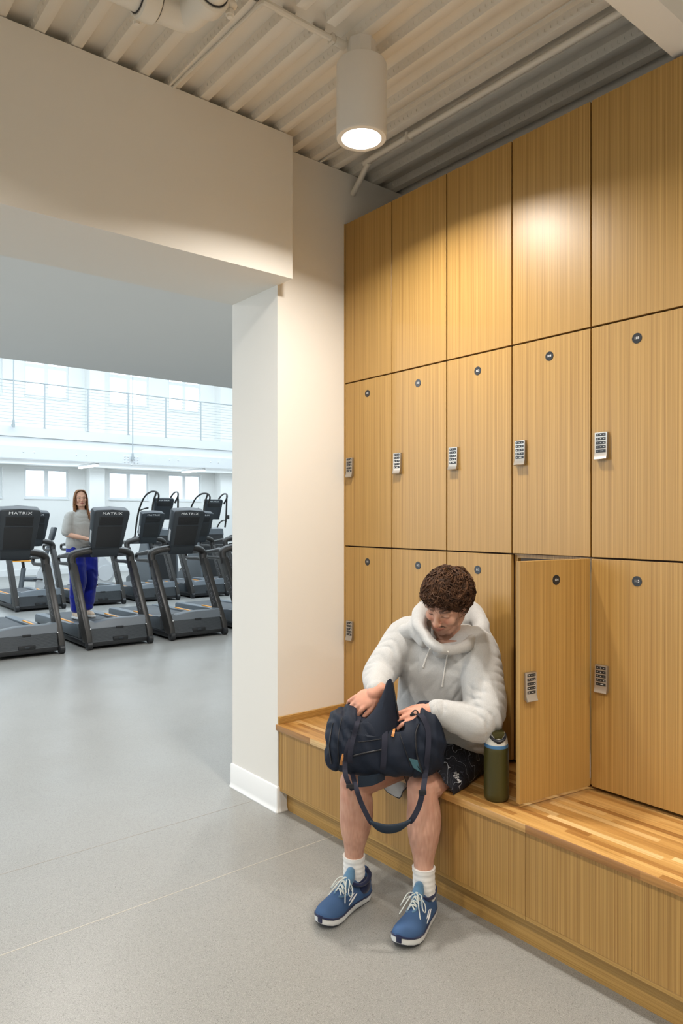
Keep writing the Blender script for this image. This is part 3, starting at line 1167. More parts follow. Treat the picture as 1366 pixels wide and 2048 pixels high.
        pts = [(x, 0.60, 1.045), (x, 0.72, 1.075), (x, 0.86, 1.062), (x, 1.02, 1.045), (x, 1.10, 1.04), (x, 1.13, 1.005), (x, 1.10, 0.965), (x, 0.98, 0.96), (x, 0.80, 0.965), (x, 0.62, 0.955)]
        P, R = smooth_path(pts, [0.036, 0.036, 0.030, 0.024, 0.022, 0.022, 0.022, 0.022, 0.024, 0.028], 4)
        b.tube(P, R, 12)
        b.obj('hand_grip', M['tm_frame'], r)
    # console: tall neck plus monitor box, tilted towards the front
    T = Matrix.Translation((0, 0.545, 1.07)) @ Matrix.Rotation(math.radians(22), 4, 'X')
    b = B(); b.M = T
    b.prism([(-0.165, -0.015), (0.165, -0.015), (0.165, 0.10), (0.185, 0.30), (-0.185, 0.30), (-0.165, 0.10)], 'y', -0.035, 0.045, 0.012)
    b.obj('console_neck', M['tm_con'], r)
    b = B(); b.M = T
    b.mi = 0
    out = [(-0.195, 0.13), (-0.180, 0.112), (0.180, 0.112), (0.195, 0.13), (0.226, 0.565), (0.218, 0.598), (0.195, 0.612), (0.0, 0.622), (-0.195, 0.612), (-0.218, 0.598), (-0.226, 0.565)]
    b.prism(out, 'y', -0.052, 0.075, 0.016)
    b.mi = 1
    b.prism([(-0.145, 0.42), (0.145, 0.42), (0.15, 0.535), (-0.15, 0.535)], 'y', -0.0555, -0.05, 0.002)
    for i in range(7):
        z = 0.432 + i * 0.0145
        b.box(-0.135, 0.135, -0.058, -0.055, z, z + 0.004)
    b.prism([(-0.150, 0.13), (0.150, 0.13), (0.155, 0.405), (-0.155, 0.405)], 'y', -0.0545, -0.05, 0.002)
    b.mi = 2
    # text faces the front of the machine (-y)
    TT = Matrix.Translation((0, -0.0535, 0.575)) @ Matrix(((1, 0, 0, 0), (0, 0, -1, 0), (0, 1, 0, 0), (0, 0, 0, 1)))
    b.text('MATRIX', 0.044, TT, 1.45, 0.0010, space=1.12)
    b.mi = 3
    b.M = T @ Matrix.Translation((-0.2035, 0.010, 0.26)) @ Matrix.Rotation(math.radians(-4.1), 4, 'Y')
    b.box(-0.0035, 0.001, -0.030, 0.020, -0.085, 0.075, 0.001)
    b.M = T
    b.obj('console', [M['tm_con'], M['tm_black'], M['tm_logo'], M['sticker']], r)
    b = B(); b.M = T
    b.prism([(-0.185, 0.15), (0.185, 0.15), (0.205, 0.58), (-0.205, 0.58)], 'y', 0.075, 0.085, 0.004)
    b.obj('screen', M['screen'], r)
    b = B()
    b.prism([(0.60, 1.10), (0.64, 1.18), (0.70, 1.175), (0.90, 1.05), (0.90, 1.03), (0.66, 1.08)], 'x', -0.235, 0.235, 0.008)
    b.obj('control_tray', M['tm_black'], r)
    return r

row1 = [2.26, 3.315, 4.35, 5.41]
lab1 = ['black treadmill of the front row, cut off by the left edge of the picture',
        'black treadmill of the front row carrying the woman',
        'black treadmill of the front row, directly right of the one carrying the woman',
        'black treadmill of the front row, mostly hidden behind the white pier']
row2 = [3.60, 4.65, 5.70, 6.75, 7.80]
lab2 = ['black treadmill of the second row seen behind the leftmost front treadmill',
        'black treadmill of the second row hidden behind the woman in blue trousers',
        'black treadmill of the second row seen between the two middle front consoles',
        'black treadmill of the second row behind the rightmost complete front treadmill',
        'black treadmill of the second row at the edge of the white pier']
proto = make_treadmill((row1[0], 8.21, 0), lab1[0])
note_kids(proto)
for x, l in zip(row1[1:], lab1[1:]):
    dup(proto, (x, 8.21, 0), 0, l)
for x, l in zip(row2, lab2):
    dup(proto, (x, 12.3, 0), 0, l)

# ------------------------------------------------------------------ stair climbers with hooped handrails
def make_climber(loc, label):
    r = root('stair_climber', label, 'stair climber', loc, 0, 'hooped climbers behind the treadmills')
    b = B()
    b.prism([(0.0, 0.0), (1.35, 0.0), (1.35, 0.20), (0.95, 0.42), (0.62, 0.95), (0.30, 1.18), (0.12, 1.12), (0.05, 0.5)], 'x', -0.30, 0.30, 0.03)
    b.obj('body', M['tm_black'], r)
    for s in (-1, 1):
        b = B()
        b.prism([(0.02, 0.0), (1.38, 0.0), (1.38, 0.12), (0.85, 0.30), (0.45, 1.16), (0.25, 1.16), (0.12, 0.7)], 'x', s * 0.33 - 0.03, s * 0.33 + 0.03, 0.015)
        b.obj('side_panel', M['tm_dk'], r)
    b = B()
    b.prism([(0.15, 1.10), (0.80, 1.18), (0.80, 1.24), (0.45, 1.30), (0.18, 1.26)], 'x', -0.33, 0.33, 0.02)
    b.obj('cowl', M['tm_dk'], r)
    b = B()
    b.tube([(0, 0.30, 1.2), (0, 0.22, 1.66)], 0.045, 12)
    b.obj('mast', M['tm_frame'], r)
    T = Matrix.Translation((0, 0.20, 1.50)) @ Matrix.Rotation(math.radians(14), 4, 'X')
    b = B(); b.M = T
    b.mi = 0
    b.prism([(-0.20, 0.0), (0.20, 0.0), (0.245, 0.46), (0.225, 0.50), (-0.225, 0.50), (-0.245, 0.46)], 'y', -0.05, 0.05, 0.018)
    b.mi = 1
    b.prism([(-0.17, 0.32), (0.17, 0.32), (0.175, 0.42), (-0.175, 0.42)], 'y', -0.054, -0.048, 0.002)
    b.mi = 2
    TT = Matrix.Translation((0, -0.0515, 0.455)) @ Matrix(((1, 0, 0, 0), (0, 0, -1, 0), (0, 1, 0, 0), (0, 0, 0, 1)))
    b.text('MATRIX', 0.043, TT, 1.5, 0.0012, space=1.12)
    b.obj('console', [M['tm_con'], M['tm_black'], M['tm_logo']], r)
    for s in (-1, 1):
        x = s * 0.33
        b = B()
        pts = [(x * 0.9, 1.02, 1.02), (x, 0.80, 1.48), (x * 1.02, 0.62, 1.78), (x * 0.98, 0.38, 2.02), (x * 0.88, 0.12, 2.12), (x * 0.78, -0.10, 2.11), (x * 0.70, -0.16, 2.02), (x * 0.66, -0.04, 1.88)]
        P, R = smooth_path(pts, 0.021, 5)
        b.tube(P, R, 10)
        pts = [(x * 0.80, -0.10, 2.10), (x * 0.92, -0.02, 1.85), (x * 0.95, 0.02, 1.55), (x, 0.10, 1.30)]
        P, R = smooth_path(pts, 0.021, 5)
        b.tube(P, R, 10)
        b.limb([(x * 1.0, 0.66, 1.70), (x * 0.86, 0.52, 1.74), (x * 0.72, 0.42, 1.76)], [0.016, 0.016, 0.024], 8)
        b.limb([(x, 0.05, 1.45), (x * 1.12, 0.25, 1.47), (x * 1.12, 0.45, 1.40), (x, 0.55, 1.22)], 0.018, 8)
        b.cyl((x * 1.04, 0.0, 1.50), (x * 1.04, 0.0, 1.60), 0.045, 12)
        b.obj('handrail', M['tm_frame'], r)
    return r
cl = make_climber((7.12, 15.1, 0), 'black stair climber with a hooped handrail behind the second row, nearer the woman')
note_kids(cl)
dup(cl, (8.62, 15.5, 0), 0, 'black stair climber with a hooped handrail behind the second row, nearest the white pier')

# ------------------------------------------------------------------ exercise bikes
def make_bike(loc, rz, label):
    r = root('exercise_bike', label, 'bike', loc, rz, 'exercise bikes behind the treadmills')
    b = B()
    b.box(-0.55, -0.45, -0.24, 0.24, 0.0, 0.06, 0.015)
    b.box(0.45, 0.55, -0.26, 0.26, 0.0, 0.06, 0.015)
    b.box(-0.5, 0.5, -0.05, 0.05, 0.03, 0.10, 0.015)
    b.obj('base', M['tm_black'], r)
    b = B()
    b.prism([(0.0, 0.08), (0.42, 0.08), (0.50, 0.30), (0.42, 0.52), (0.26, 0.62), (0.22, 0.76), (0.12, 0.74), (0.16, 0.55), (0.02, 0.36)], 'y', -0.085, 0.085, 0.03)
    b.tube([(0.27, -0.10, 0.32), (0.27, 0.10, 0.32)], 0.17, 28)
    b.obj('drive_housing', M['shell'], r)
    b = B()
    b.tube([(-0.28, 0, 0.08), (-0.22, 0, 0.52)], 0.06, 14, flat=0.8)
    b.tube([(-0.22, 0, 0.30), (0.05, 0, 0.28)], 0.05, 12)
    b.obj('seat_post', M['tm_dk'], r)
    b = B()
    b.mi = 0
    b.ball((-0.36, 0, 0.72), (0.16, 0.15, 0.045))
    b.ball((-0.18, 0, 0.715), (0.16, 0.07, 0.04))
    b.mi = 1
    b.box(-0.48, -0.10, -0.14, 0.14, 0.655, 0.675, 0.008)
    b.mi = 0
    b.tube([(-0.22, 0, 0.52), (-0.24, 0, 0.66)], 0.03, 10)
    b.obj('saddle', [M['tm_black'], M['orange']], r)
    b = B()
    b.tube([(0.2, 0, 0.74), (0.30, 0, 1.10)], 0.04, 12)
    for s in (-1, 1):
        b.limb([(0.27, 0, 1.02), (0.25, s * 0.18, 1.05), (0.10, s * 0.22, 1.07), (-0.05, s * 0.20, 1.08)], 0.018, 8)
    b.obj('handlebar', M['tm_dk'], r)
    b = B()
    b.M = Matrix.Translation((0.30, 0, 1.08)) @ Matrix.Rotation(math.radians(14), 4, 'Y')
    b.box(-0.03, 0.03, -0.18, 0.18, 0.0, 0.27, 0.02)
    b.obj('console', M['tm_con'], r)
    b = B()
    for s in (-1, 1):
        b.tube([(0.12, s * 0.11, 0.28), (0.12 + s * 0.14, s * 0.12, 0.24 - s * 0.06)], 0.014, 8)
        b.box(0.08 + s * 0.14, 0.18 + s * 0.14, s * 0.16 - 0.045, s * 0.16 + 0.045, 0.225 - s * 0.06, 0.25 - s * 0.06, 0.006)
    b.obj('pedal_crank', M['tm_black'], r)
    return r
bk = make_bike((4.33, 15.2, 0), -0.1, 'exercise bike with an orange-edged black saddle, left of the woman beyond the treadmills')
note_kids(bk)
dup(bk, (5.62, 15.6, 0), -0.1, 'exercise bike with a pale shell half hidden behind the woman')
# ------------------------------------------------------------------ people: shared shapes
from mathutils.bvhtree import BVHTree
import numpy as np

def frame(yv, zhint, roll=0.0):
    y = V(yv).normalized()
    z = V(zhint)
    z = (z - y * z.dot(y)).normalized()
    x = y.cross(z).normalized()
    Mx = Matrix((x, y, z)).transposed()
    if roll:
        Mx = Matrix.Rotation(math.radians(roll), 3, y) @ Mx
    return Mx

def head_prims(b, T, female=False):
    """head in its own frame: x = own right, y = forward, z = up; origin between the ears"""
    old = b.M
    b.M = T
    k = 0.95 if female else 1.0
    b.ball((0, -0.012, 0.035), (0.075, 0.094, 0.082), seg=32, rin=20)
    b.ball((0, 0.030, 0.000), (0.062 * k, 0.062, 0.085), seg=32, rin=20)
    b.ball((0, 0.045, -0.045), (0.050 * k, 0.045, 0.055), seg=24, rin=16)
    b.ball((0, 0.066, -0.088), (0.026 * k, 0.024, 0.022), seg=20, rin=12)
    for s in (-1, 1):
        b.limb([(s * 0.060 * k, -0.010, -0.035), (s * 0.053 * k, 0.010, -0.070), (s * 0.028, 0.055, -0.090)], [0.018, 0.017, 0.018], 12)
        b.ball((s * 0.038, 0.064, -0.020), (0.026, 0.022, 0.026), seg=20, rin=12)
        b.ball((s * 0.031, 0.0775, 0.012), (0.0165, 0.0125, 0.0125), seg=20, rin=14)
        b.limb([(s * 0.012, 0.090, 0.030), (s * 0.032, 0.086, 0.036), (s * 0.052, 0.070, 0.028)], [0.008, 0.0085, 0.008], 10)
        b.ball((s * 0.0115, 0.101, -0.026), (0.0085, 0.010, 0.0075), seg=14, rin=10)
        # ear
        E = Matrix.Rotation(math.radians(s * 18), 3, 'Z')
        b.ball((s * 0.077, -0.010, -0.002), (0.007, 0.017, 0.029), M=E, seg=16, rin=12)
        b.limb([(s * 0.083, -0.020, 0.012), (s * 0.086, -0.008, 0.026), (s * 0.080, 0.006, 0.018)], 0.0045, 8)
    b.limb([(0, 0.086, 0.026), (0, 0.098, 0.006), (0, 0.110, -0.018), (0, 0.110, -0.024)], [0.009, 0.0095, 0.0115, 0.0115], 12)
    b.ball((0, 0.087, 0.020), (0.020, 0.012, 0.022), seg=16, rin=10)
    b.limb([(-0.022, 0.082, -0.056), (-0.008, 0.0935, -0.0525), (0, 0.0935, -0.054), (0.008, 0.0935, -0.0525), (0.022, 0.082, -0.056)], [0.003, 0.0058, 0.0056, 0.0058, 0.003], 10)
    b.limb([(-0.020, 0.081, -0.060), (0, 0.0915, -0.0645), (0.020, 0.081, -0.060)], [0.003, 0.0068, 0.003], 10)
    b.M = old

def hand_prims(b, wrist, fdir, back, side, curl=(20, 25, 20), spread=4, s=1.0, thumb=(0.6, 0.5)):
    """side = +1 when the thumb lies on the +x side of (fdir, back) frame"""
    y = V(fdir).normalized()
    z = V(back)
    z = (z - y * z.dot(y)).normalized()
    x = y.cross(z).normalized() * side
    w = V(wrist)
    L = lambda p: w + x * p[0] * s + y * p[1] * s + z * p[2] * s
    Mx = Matrix((x, y, z)).transposed()
    b.limb([L((0, -0.02, 0)), L((0, 0.012, 0))], [0.027 * s, 0.028 * s], 14)
    b.ball(L((0.0, 0.050, 0.0)), (0.040 * s, 0.046 * s, 0.0155 * s), M=Mx, seg=20, rin=14)
    b.ball(L((0.018, 0.030, -0.006)), (0.022 * s, 0.032 * s, 0.017 * s), M=Mx, seg=16, rin=12)
    for i in range(4):
        ox = (0.0300, 0.0100, -0.0100, -0.0290)[i]
        ln_ = (0.95, 1.05, 0.98, 0.78)[i]
        r0 = (0.0088, 0.0090, 0.0086, 0.0076)[i] * s
        p = L((ox, 0.084 - abs(i - 1.2) * 0.0035, 0.001))
        b.limb([L((ox * 0.75, 0.045, 0.002)), p], [0.010 * s, r0 * 1.12], 10, 2)
        ang = 0.0
        yaw = math.radians(spread * (1.5 - i))
        dirx = (y * math.cos(yaw) + x * math.sin(yaw)).normalized()
        pts = [p]
        rr = [r0 * 1.1]
        for j in range(3):
            ang += math.radians(curl[j])
            d = dirx * math.cos(ang) - z * math.sin(ang)
            p = p + d * (0.044, 0.027, 0.021)[j] * ln_ * s
            pts.append(p)
            rr.append(r0 * (1.0, 0.93, 0.82)[j])
        b.tube(pts, rr, 10)
        for q, r_ in zip(pts, rr):
            b.ball(q, (r_,) * 3, seg=10, rin=8)
    t0 = L((0.026, 0.020, -0.006))
    t1 = L((0.026 + 0.034 * thumb[0], 0.052, -0.014))
    t2 = L((0.026 + 0.044 * thumb[0], 0.052 + 0.034 * thumb[1] + 0.01, -0.024))
    t3 = L((0.026 + 0.040 * thumb[0], 0.052 + 0.060 * thumb[1] + 0.01, -0.034))
    b.limb([t0, t1, t2, t3], [0.0135 * s, 0.0115 * s, 0.0100 * s, 0.0085 * s], 10, 3)

def leg_prims(b, hip, knee, ankle, fwd, k=1.0, foot=None):
    hip, knee, ankle, f = V(hip), V(knee), V(ankle), V(fwd).normalized()
    b.limb([hip, hip.lerp(knee, 0.5) + V((0, 0, 0.004)), hip.lerp(knee, 0.85), knee], [0.092 * k, 0.083 * k, 0.066 * k, 0.058 * k], 18)
    b.ball(knee + f * 0.022 + V((0, 0, 0.010)), (0.040 * k, 0.040 * k, 0.045 * k))
    sh = [knee, knee.lerp(ankle, 0.14), knee.lerp(ankle, 0.32) - f * 0.012, knee.lerp(ankle, 0.52) - f * 0.006, knee.lerp(ankle, 0.75), ankle]
    b.limb(sh, [0.057 * k, 0.056 * k, 0.064 * k, 0.057 * k, 0.0375 * k, 0.033 * k], 18)
    side = V((0, 0, 1)).cross(f).normalized()
    for s, d in ((1, 0.30), (-1, 0.34)):
        c = knee.lerp(ankle, d) - f * 0.022 + side * s * 0.024
        ax = (ankle - knee).normalized()
        Mx = frame(f, -ax)
        b.ball(c, (0.038 * k, 0.041 * k, 0.10 * k), M=Mx)
    for s in (-1, 1):
        b.ball(ankle + side * s * 0.024 * k + V((0, 0, 0.005)), (0.0115 * k,) * 3)
    if foot:
        b.limb([ankle, ankle + V((0, 0, -0.045)), V(foot)], [0.027, 0.022, 0.015], 12)

def paint(me, base, funcs):
    """per-vertex skin tints; funcs: list of f(co) -> (colour, weight) or None"""
    ca = me.color_attributes.new('tint', 'FLOAT_COLOR', 'POINT')
    data = np.empty(len(me.vertices) * 4, dtype=np.float32)
    for i, v in enumerate(me.vertices):
        c = list(base)
        for f in funcs:
            r = f(v.co)
            if r:
                k, w = r
                c = [c[j] * (1 - w) + k[j] * w for j in range(3)]
        data[i * 4:i * 4 + 4] = (*c, 1.0)
    ca.data.foreach_set('color', data)

def sstep(x, a, b_):
    t = max(0.0, min(1.0, (x - a) / (b_ - a)))
    return t * t * (3 - 2 * t)

def face_tint(T, base, beard=0.0, female=False):
    inv = T.inverted()
    lip = (base[0] * 0.82, base[1] * 0.50, base[2] * 0.50) if not female else (0.50, 0.15, 0.13)
    dark = (0.045, 0.022, 0.015)
    rosy = (min(1, base[0] * 1.12), base[1] * 0.72, base[2] * 0.66)
    def f(co):
        p = inv @ co
        if p.length > 0.17 or p.y < 0.0:
            return None
        ax = abs(p.x)
        # mouth
        d = math.sqrt((p.x / 0.023) ** 2 + ((p.z + 0.059) / 0.0105) ** 2)
        if d < 1.25 and p.y > 0.07:
            if abs(p.z + 0.0588) < 0.0016 and ax < 0.021:
                return (0.16, 0.05, 0.04), 0.8
            return lip, (1 - sstep(d, 0.85, 1.25)) * 0.85
        # eyes: lash line and shade of the socket skin
        ez = p.z - 0.0085
        ex = ax - 0.031
        if p.y > 0.06:
            if female:
                d = math.sqrt((ex / 0.0125) ** 2 + ((p.z - 0.011) / 0.0055) ** 2)
                if d < 1:
                    return ((0.06, 0.05, 0.05) if abs(ex) < 0.0055 else (0.75, 0.72, 0.70)), 0.95
                if d < 1.3:
                    return (0.16, 0.08, 0.06), 0.6
            elif abs(ez + 0.03 * 0 - 0.10 * ex * ex * 10) < 0.0022 and abs(ex) < 0.0145:
                return dark, 0.85
            # brows
            bz = p.z - (0.038 - 6.0 * (ax - 0.034) ** 2)
            if 0.012 < ax < 0.052 and abs(bz) < 0.0034:
                return (dark, 0.75) if not female else ((0.22, 0.12, 0.07), 0.5)
        # moustache, beard shadow
        if beard and p.y > 0.03:
            d = math.sqrt((p.x / 0.034) ** 2 + ((p.z + 0.046 + 6 * p.x * p.x) / 0.0095) ** 2)
            if d < 1.0:
                return (0.055, 0.028, 0.018), 0.9 * (1 - sstep(d, 0.7, 1.0))
            g = max(sstep(-p.z, 0.064, 0.085), sstep(ax, 0.040, 0.060) * sstep(-p.z, 0.02, 0.05)) * beard
            if g > 0:
                return (base[0] * 0.42, base[1] * 0.40, base[2] * 0.40), g * 0.8
        # rosy nose and cheeks
        d = math.sqrt(((ax - 0.036) / 0.024) ** 2 + ((p.z + 0.018) / 0.022) ** 2)
        d2 = math.sqrt((p.x / 0.016) ** 2 + ((p.z + 0.024) / 0.016) ** 2)
        w = max(0, 1 - d) * 0.6 + max(0, 1 - d2) * 0.7
        if w > 0:
            return rosy, min(0.7, w) * (0.45 if female else 1.0)
        return None
    return f

# ------------------------------------------------------------------ the seated man
ML = lambda *a: V(a)
H_C = at(893, 1207, 2.90)
yaw_h = (V((-0.73, -0.68, 0)).normalized() * math.cos(math.radians(30)) - RV * math.sin(math.radians(30))).normalized()
fd = (yaw_h * math.cos(math.radians(33)) - V((0, 0, 1)) * math.sin(math.radians(33))).normalized()
HF = frame(fd, (0, 0, 1), 0)
HF = Matrix.Rotation(math.radians(-13), 3, fd) @ HF
T_H = Matrix.Translation(H_C) @ HF.to_4x4()

sv = V((0.498, -0.867, 0)).normalized()          # towards his left
fv = V((-0.867, -0.498, 0)).normalized()         # the way he faces
L_HIP, R_HIP = V((2.385, 2.045, 0.545)), V((2.30, 2.205, 0.545))
L_KNEE, R_KNEE = V((1.998, 1.958, 0.482)), V((1.832, 2.168, 0.478))
L_ANK, R_ANK = at(848, 1770, 2.74), at(708, 1742, 2.86)
L_SH, R_SH = V((2.300, 1.935, 0.995)), V((2.170, 2.200, 1.030))
L_EL, R_EL = V((2.145, 1.798, 0.755)), at(760, 1345, 2.98)
L_WR, R_WR = at(862, 1420, 2.745), at(752, 1384, 2.775)

man = root('person', 'seated man in grey hoodie and black shorts looking down into his bag', 'person', (0, 0, 0))
b = B()
head_prims(b, T_H)
b.limb([H_C + V((0.02, 0.01, -0.05)), V((2.225, 2.04, 1.08)), V((2.24, 2.05, 1.0))], [0.056, 0.058, 0.08], 18)
b.ell_loft([((2.31, 2.11, 0.50), 0.15, 0.11), ((2.30, 2.10, 0.62), 0.15, 0.11), ((2.27, 2.08, 0.78), 0.145, 0.10), ((2.25, 2.05, 0.94), 0.165, 0.10), ((2.235, 2.045, 1.03), 0.12, 0.075)], sv, fv)
for h, k_, a, f_, toe in ((L_HIP, L_KNEE, L_ANK, V((-0.882, -0.47, 0)), (1.92, 1.90, 0.045)), (R_HIP, R_KNEE, R_ANK, V((-0.98, -0.2, 0)), (1.78, 2.15, 0.045))):
    leg_prims(b, h, k_, a, f_, 1.06, toe)
for s_, e_, w_ in ((L_SH, L_EL, L_WR), (R_SH, R_EL, R_WR)):
    b.limb([V((2.24, 2.05, 1.0)), s_, s_.lerp(e_, 0.5), e_], [0.07, 0.06, 0.048, 0.040], 14)
    b.limb([e_, e_.lerp(w_, 0.35), w_], [0.041, 0.042, 0.028], 14)
hand_prims(b, L_WR, -RV * 0.93 - DV * 0.22 - V((0, 0, 0.26)), V((0, 0, 0.75)) - DV * 0.66, 1, curl=(10, 26, 24), spread=7, thumb=(0.45, 0.9))
hand_prims(b, R_WR, -RV * 0.72 - DV * 0.12 - V((0, 0, 0.42)), V((0, 0, 0.55)) - DV * 0.80 - RV * 0.25, -1, curl=(26, 42, 30), spread=6, thumb=(0.5, 0.8))
me = remesh(b, 0.0034, 3, 0.5, lambda co, n: noise.noise(co * 55) * 0.0006)
for v in me.vertices:
    if v.co.x > 2.068 and v.co.z < 0.4625:
        v.co.z = 0.4625
TAT = at(869, 1724, 2.78)
def tattoo(co):
    d = (co - TAT)
    if d.length > 0.05:
        return None
    u, v_ = d.dot(RV), d.z
    r_ = math.sqrt(u * u + v_ * v_)
    if abs(r_ - 0.011) < 0.0030 or (abs(u) < 0.0025 and -0.026 < v_ < -0.01):
        return (0.10, 0.07, 0.07), 0.75
    return None
def limbs_tint(co):
    if co.z < 0.62 and co.x < 2.2:
        n = noise.noise(co * 22) * 0.5 + noise.noise(V((co.x * 160, co.y * 160, co.z * 30))) * 0.5
        g = sstep(co.z, 0.36, 0.50)
        hair_ = (SKIN_M[0] * 0.66, SKIN_M[1] * 0.56, SKIN_M[2] * 0.54)
        pink = (SKIN_M[0] * 1.08, SKIN_M[1] * 0.86, SKIN_M[2] * 0.84)
        return tuple(x * (1 - g) + y * g for x, y in zip(hair_, pink)), max(0, min(0.65, 0.34 + n * 0.8))
    if 0.62 < co.z < 0.95 and (co - L_WR).length < 0.2 or (co - R_WR).length < 0.2:
        return (SKIN_M[0] * 1.12, SKIN_M[1] * 0.86, SKIN_M[2] * 0.82), 0.55
    return None
paint(me, SKIN_M, [limbs_tint, tattoo, face_tint(T_H, SKIN_M, 0.7)])
link('body', me, M['skin'], man, 180)

# hair: a tousled mop of separate locks over a cap
def mop(b, T, locks, seed, style, lenf=1.0, vol=0.30):
    rnd = random.Random(seed)
    cen = V((0, -0.016, 0.040))
    rad = V((0.080, 0.095, 0.084))
    shell = lambda d, h: T @ (cen + V((d.x * rad.x, d.y * rad.y, d.z * rad.z)) * (1 + h))
    old = b.M
    b.M = T
    b.ball(cen, (rad.x * 1.05, rad.y * 1.04, rad.z * 1.05), seg=28, rin=18)
    b.M = old
    crown = V((0.15, -0.40, 0.9)).normalized()
    n = 0
    while n < locks:
        u = rnd.uniform(-1, 1)
        th = rnd.uniform(0, 2 * PI)
        s = math.sqrt(1 - u * u)
        d = V((s * math.cos(th), s * math.sin(th), u))
        if not style(d):
            continue
        n += 1
        ln_ = rnd.uniform(0.55, 1.0) * lenf
        h0 = rnd.uniform(0.03, vol)
        sw = noise.noise_vector(d * 3.4 + V((3, 1, 7))) * 1.9
        pts = []
        q = d.copy()
        kick = rnd.uniform(-0.02, 0.22) * rnd.random()
        for i in range(7):
            t = i / 6
            h = h0 * (0.55 + 0.45 * math.sin(PI * min(1, t * 1.1))) + kick * t * t
            pts.append(shell(q, h))
            fl = q - crown * q.dot(crown)
            if fl.length < 0.1:
                fl = fl + V((0.4, 0.2, 0))
            fl = fl.normalized() * 0.9 + V((0.25, 0.30, -0.12)) + sw + V((rnd.gauss(0, 0.30), rnd.gauss(0, 0.30), rnd.gauss(0, 0.22)))
            fl = fl - q * fl.dot(q)
            fl.normalize()
            q = (q + fl * ln_ / 6).normalized()
        w = rnd.uniform(0.0011, 0.0030)
        b.tube(pts, [w * 0.7, w * 1.05, w * 1.1, w * 0.95, w * 0.75, w * 0.45, w * 0.08], 4, flat=0.8)
def man_style(d):
    # keep the face clear: forehead line, sides down over the ears, nape
    if d.y > 0.25:
        return d.z > 0.36 + 0.05 * abs(d.x)
    if d.y > -0.2:
        return d.z > -0.02
    return d.z > -0.55
b = B()
mop(b, T_H, 6500, 4, man_style, 0.84, 0.36)
b.obj('hair', M['hair'], man, 60)

# hoodie
CR = [(L_EL, (L_WR - L_SH).normalized(), 1.0), (R_EL, (R_WR - R_SH).normalized(), 1.0), (L_SH.lerp(L_EL, 0.3), (L_EL - L_SH).normalized(), 0.5), (L_EL.lerp(L_WR, 0.6), (L_WR - L_EL).normalized(), 0.9),
      (R_EL.lerp(R_WR, 0.6), (R_WR - R_EL).normalized(), 0.9), (V((2.25, 1.99, 0.60)), V((0.1, 0.3, 0.95)).normalized(), 0.9)]
def torso_disp(co, n):
    f = co - V((2.27, 2.07, 0.8))
    s_ = f.dot(sv)
    a = noise.noise(V((co.x * 7, co.y * 7, co.z * 5))) * 0.006
    w = 0.5 + 0.5 * noise.noise(co * 5.0)
    drape = ((1 - abs(math.sin(s_ * 19 + co.z * 9 + noise.noise(co * 5) * 3.2))) ** 1.6 - 0.3) * 0.0042 * w
    low = sstep(0.75, 0.62, 0.5) if False else max(0, (0.80 - co.z) / 0.3)
    fold = math.sin(co.z * 60 + s_ * 22 + noise.noise(co * 7) * 5) * 0.0038 * min(1, low)
    e = 0
    for c, g in ((L_EL, 1.0), (R_EL, 1.0)):
        d = (co - c).length
        if d < 0.17:
            e += math.sin(d * 95 + noise.noise(co * 9) * 3.5) * 0.0058 * (1 - d / 0.17) * g
    crease = 0
    for c, dr, g in CR:
        d = co - c
        t = d.dot(dr)
        o_ = (d - dr * t).length
        if abs(t) < 0.16 and o_ < 0.16:
            q = math.sin(t * 78 + noise.noise(co * 8) * 3.2)
            crease -= (1 - abs(q)) ** 1.6 * 0.0095 * g * (1 - abs(t) / 0.16) * sstep(noise.noise(co * 11), -0.35, 0.25)
    return a * 1.3 + drape * 1.9 + fold * 1.5 + e * 0.4 + crease
b = B()
b.ell_loft([((2.315, 2.105, 0.535), 0.205, 0.150), ((2.31, 2.10, 0.57), 0.222, 0.170), ((2.295, 2.09, 0.66), 0.222, 0.172), ((2.275, 2.075, 0.78), 0.215, 0.160), ((2.26, 2.06, 0.90), 0.212, 0.150),
            ((2.250, 2.052, 0.985), 0.190, 0.125), ((2.255, 2.056, 1.03), 0.145, 0.090), ((2.275, 2.068, 1.075), 0.085, 0.060)], sv, fv, pw=2.2)
lw, rw = L_WR + (L_EL - L_WR).normalized() * 0.018, R_WR + (R_EL - R_WR).normalized() * 0.020
b.limb([V((2.26, 1.99, 1.0)), L_SH, L_SH.lerp(L_EL, 0.45) + V((0.01, -0.015, 0)), L_EL + V((0.012, -0.006, -0.005)), L_EL.lerp(L_WR, 0.45) + V((0, 0, -0.012)), lw], [0.070, 0.078, 0.084, 0.083, 0.064, 0.041], 20)
b.limb([V((2.215, 2.11, 1.02)), R_SH, R_SH.lerp(R_EL, 0.5), R_EL, R_EL.lerp(R_WR, 0.5) + V((0, 0, -0.005)), rw], [0.072, 0.080, 0.080, 0.072, 0.062, 0.041], 20)
me = remesh(b, 0.0068, 5, 0.5, torso_disp)
hoodie = link('hoodie', me, M['hoodie'], man, 180)
bv_h = BVHTree.FromPolygons([v.co.copy() for v in me.vertices], [tuple(p.vertices) for p in me.polygons])
def cast(bv, px, py, off=0.0, dep=None):
    o = V((0, 0, CAM_H))
    d = (at(px, py, 1.0) - o).normalized()
    h = bv.ray_cast(o, d)
    if h[0] is None:
        return at(px, py, dep or 2.7)
    return h[0] - d * off

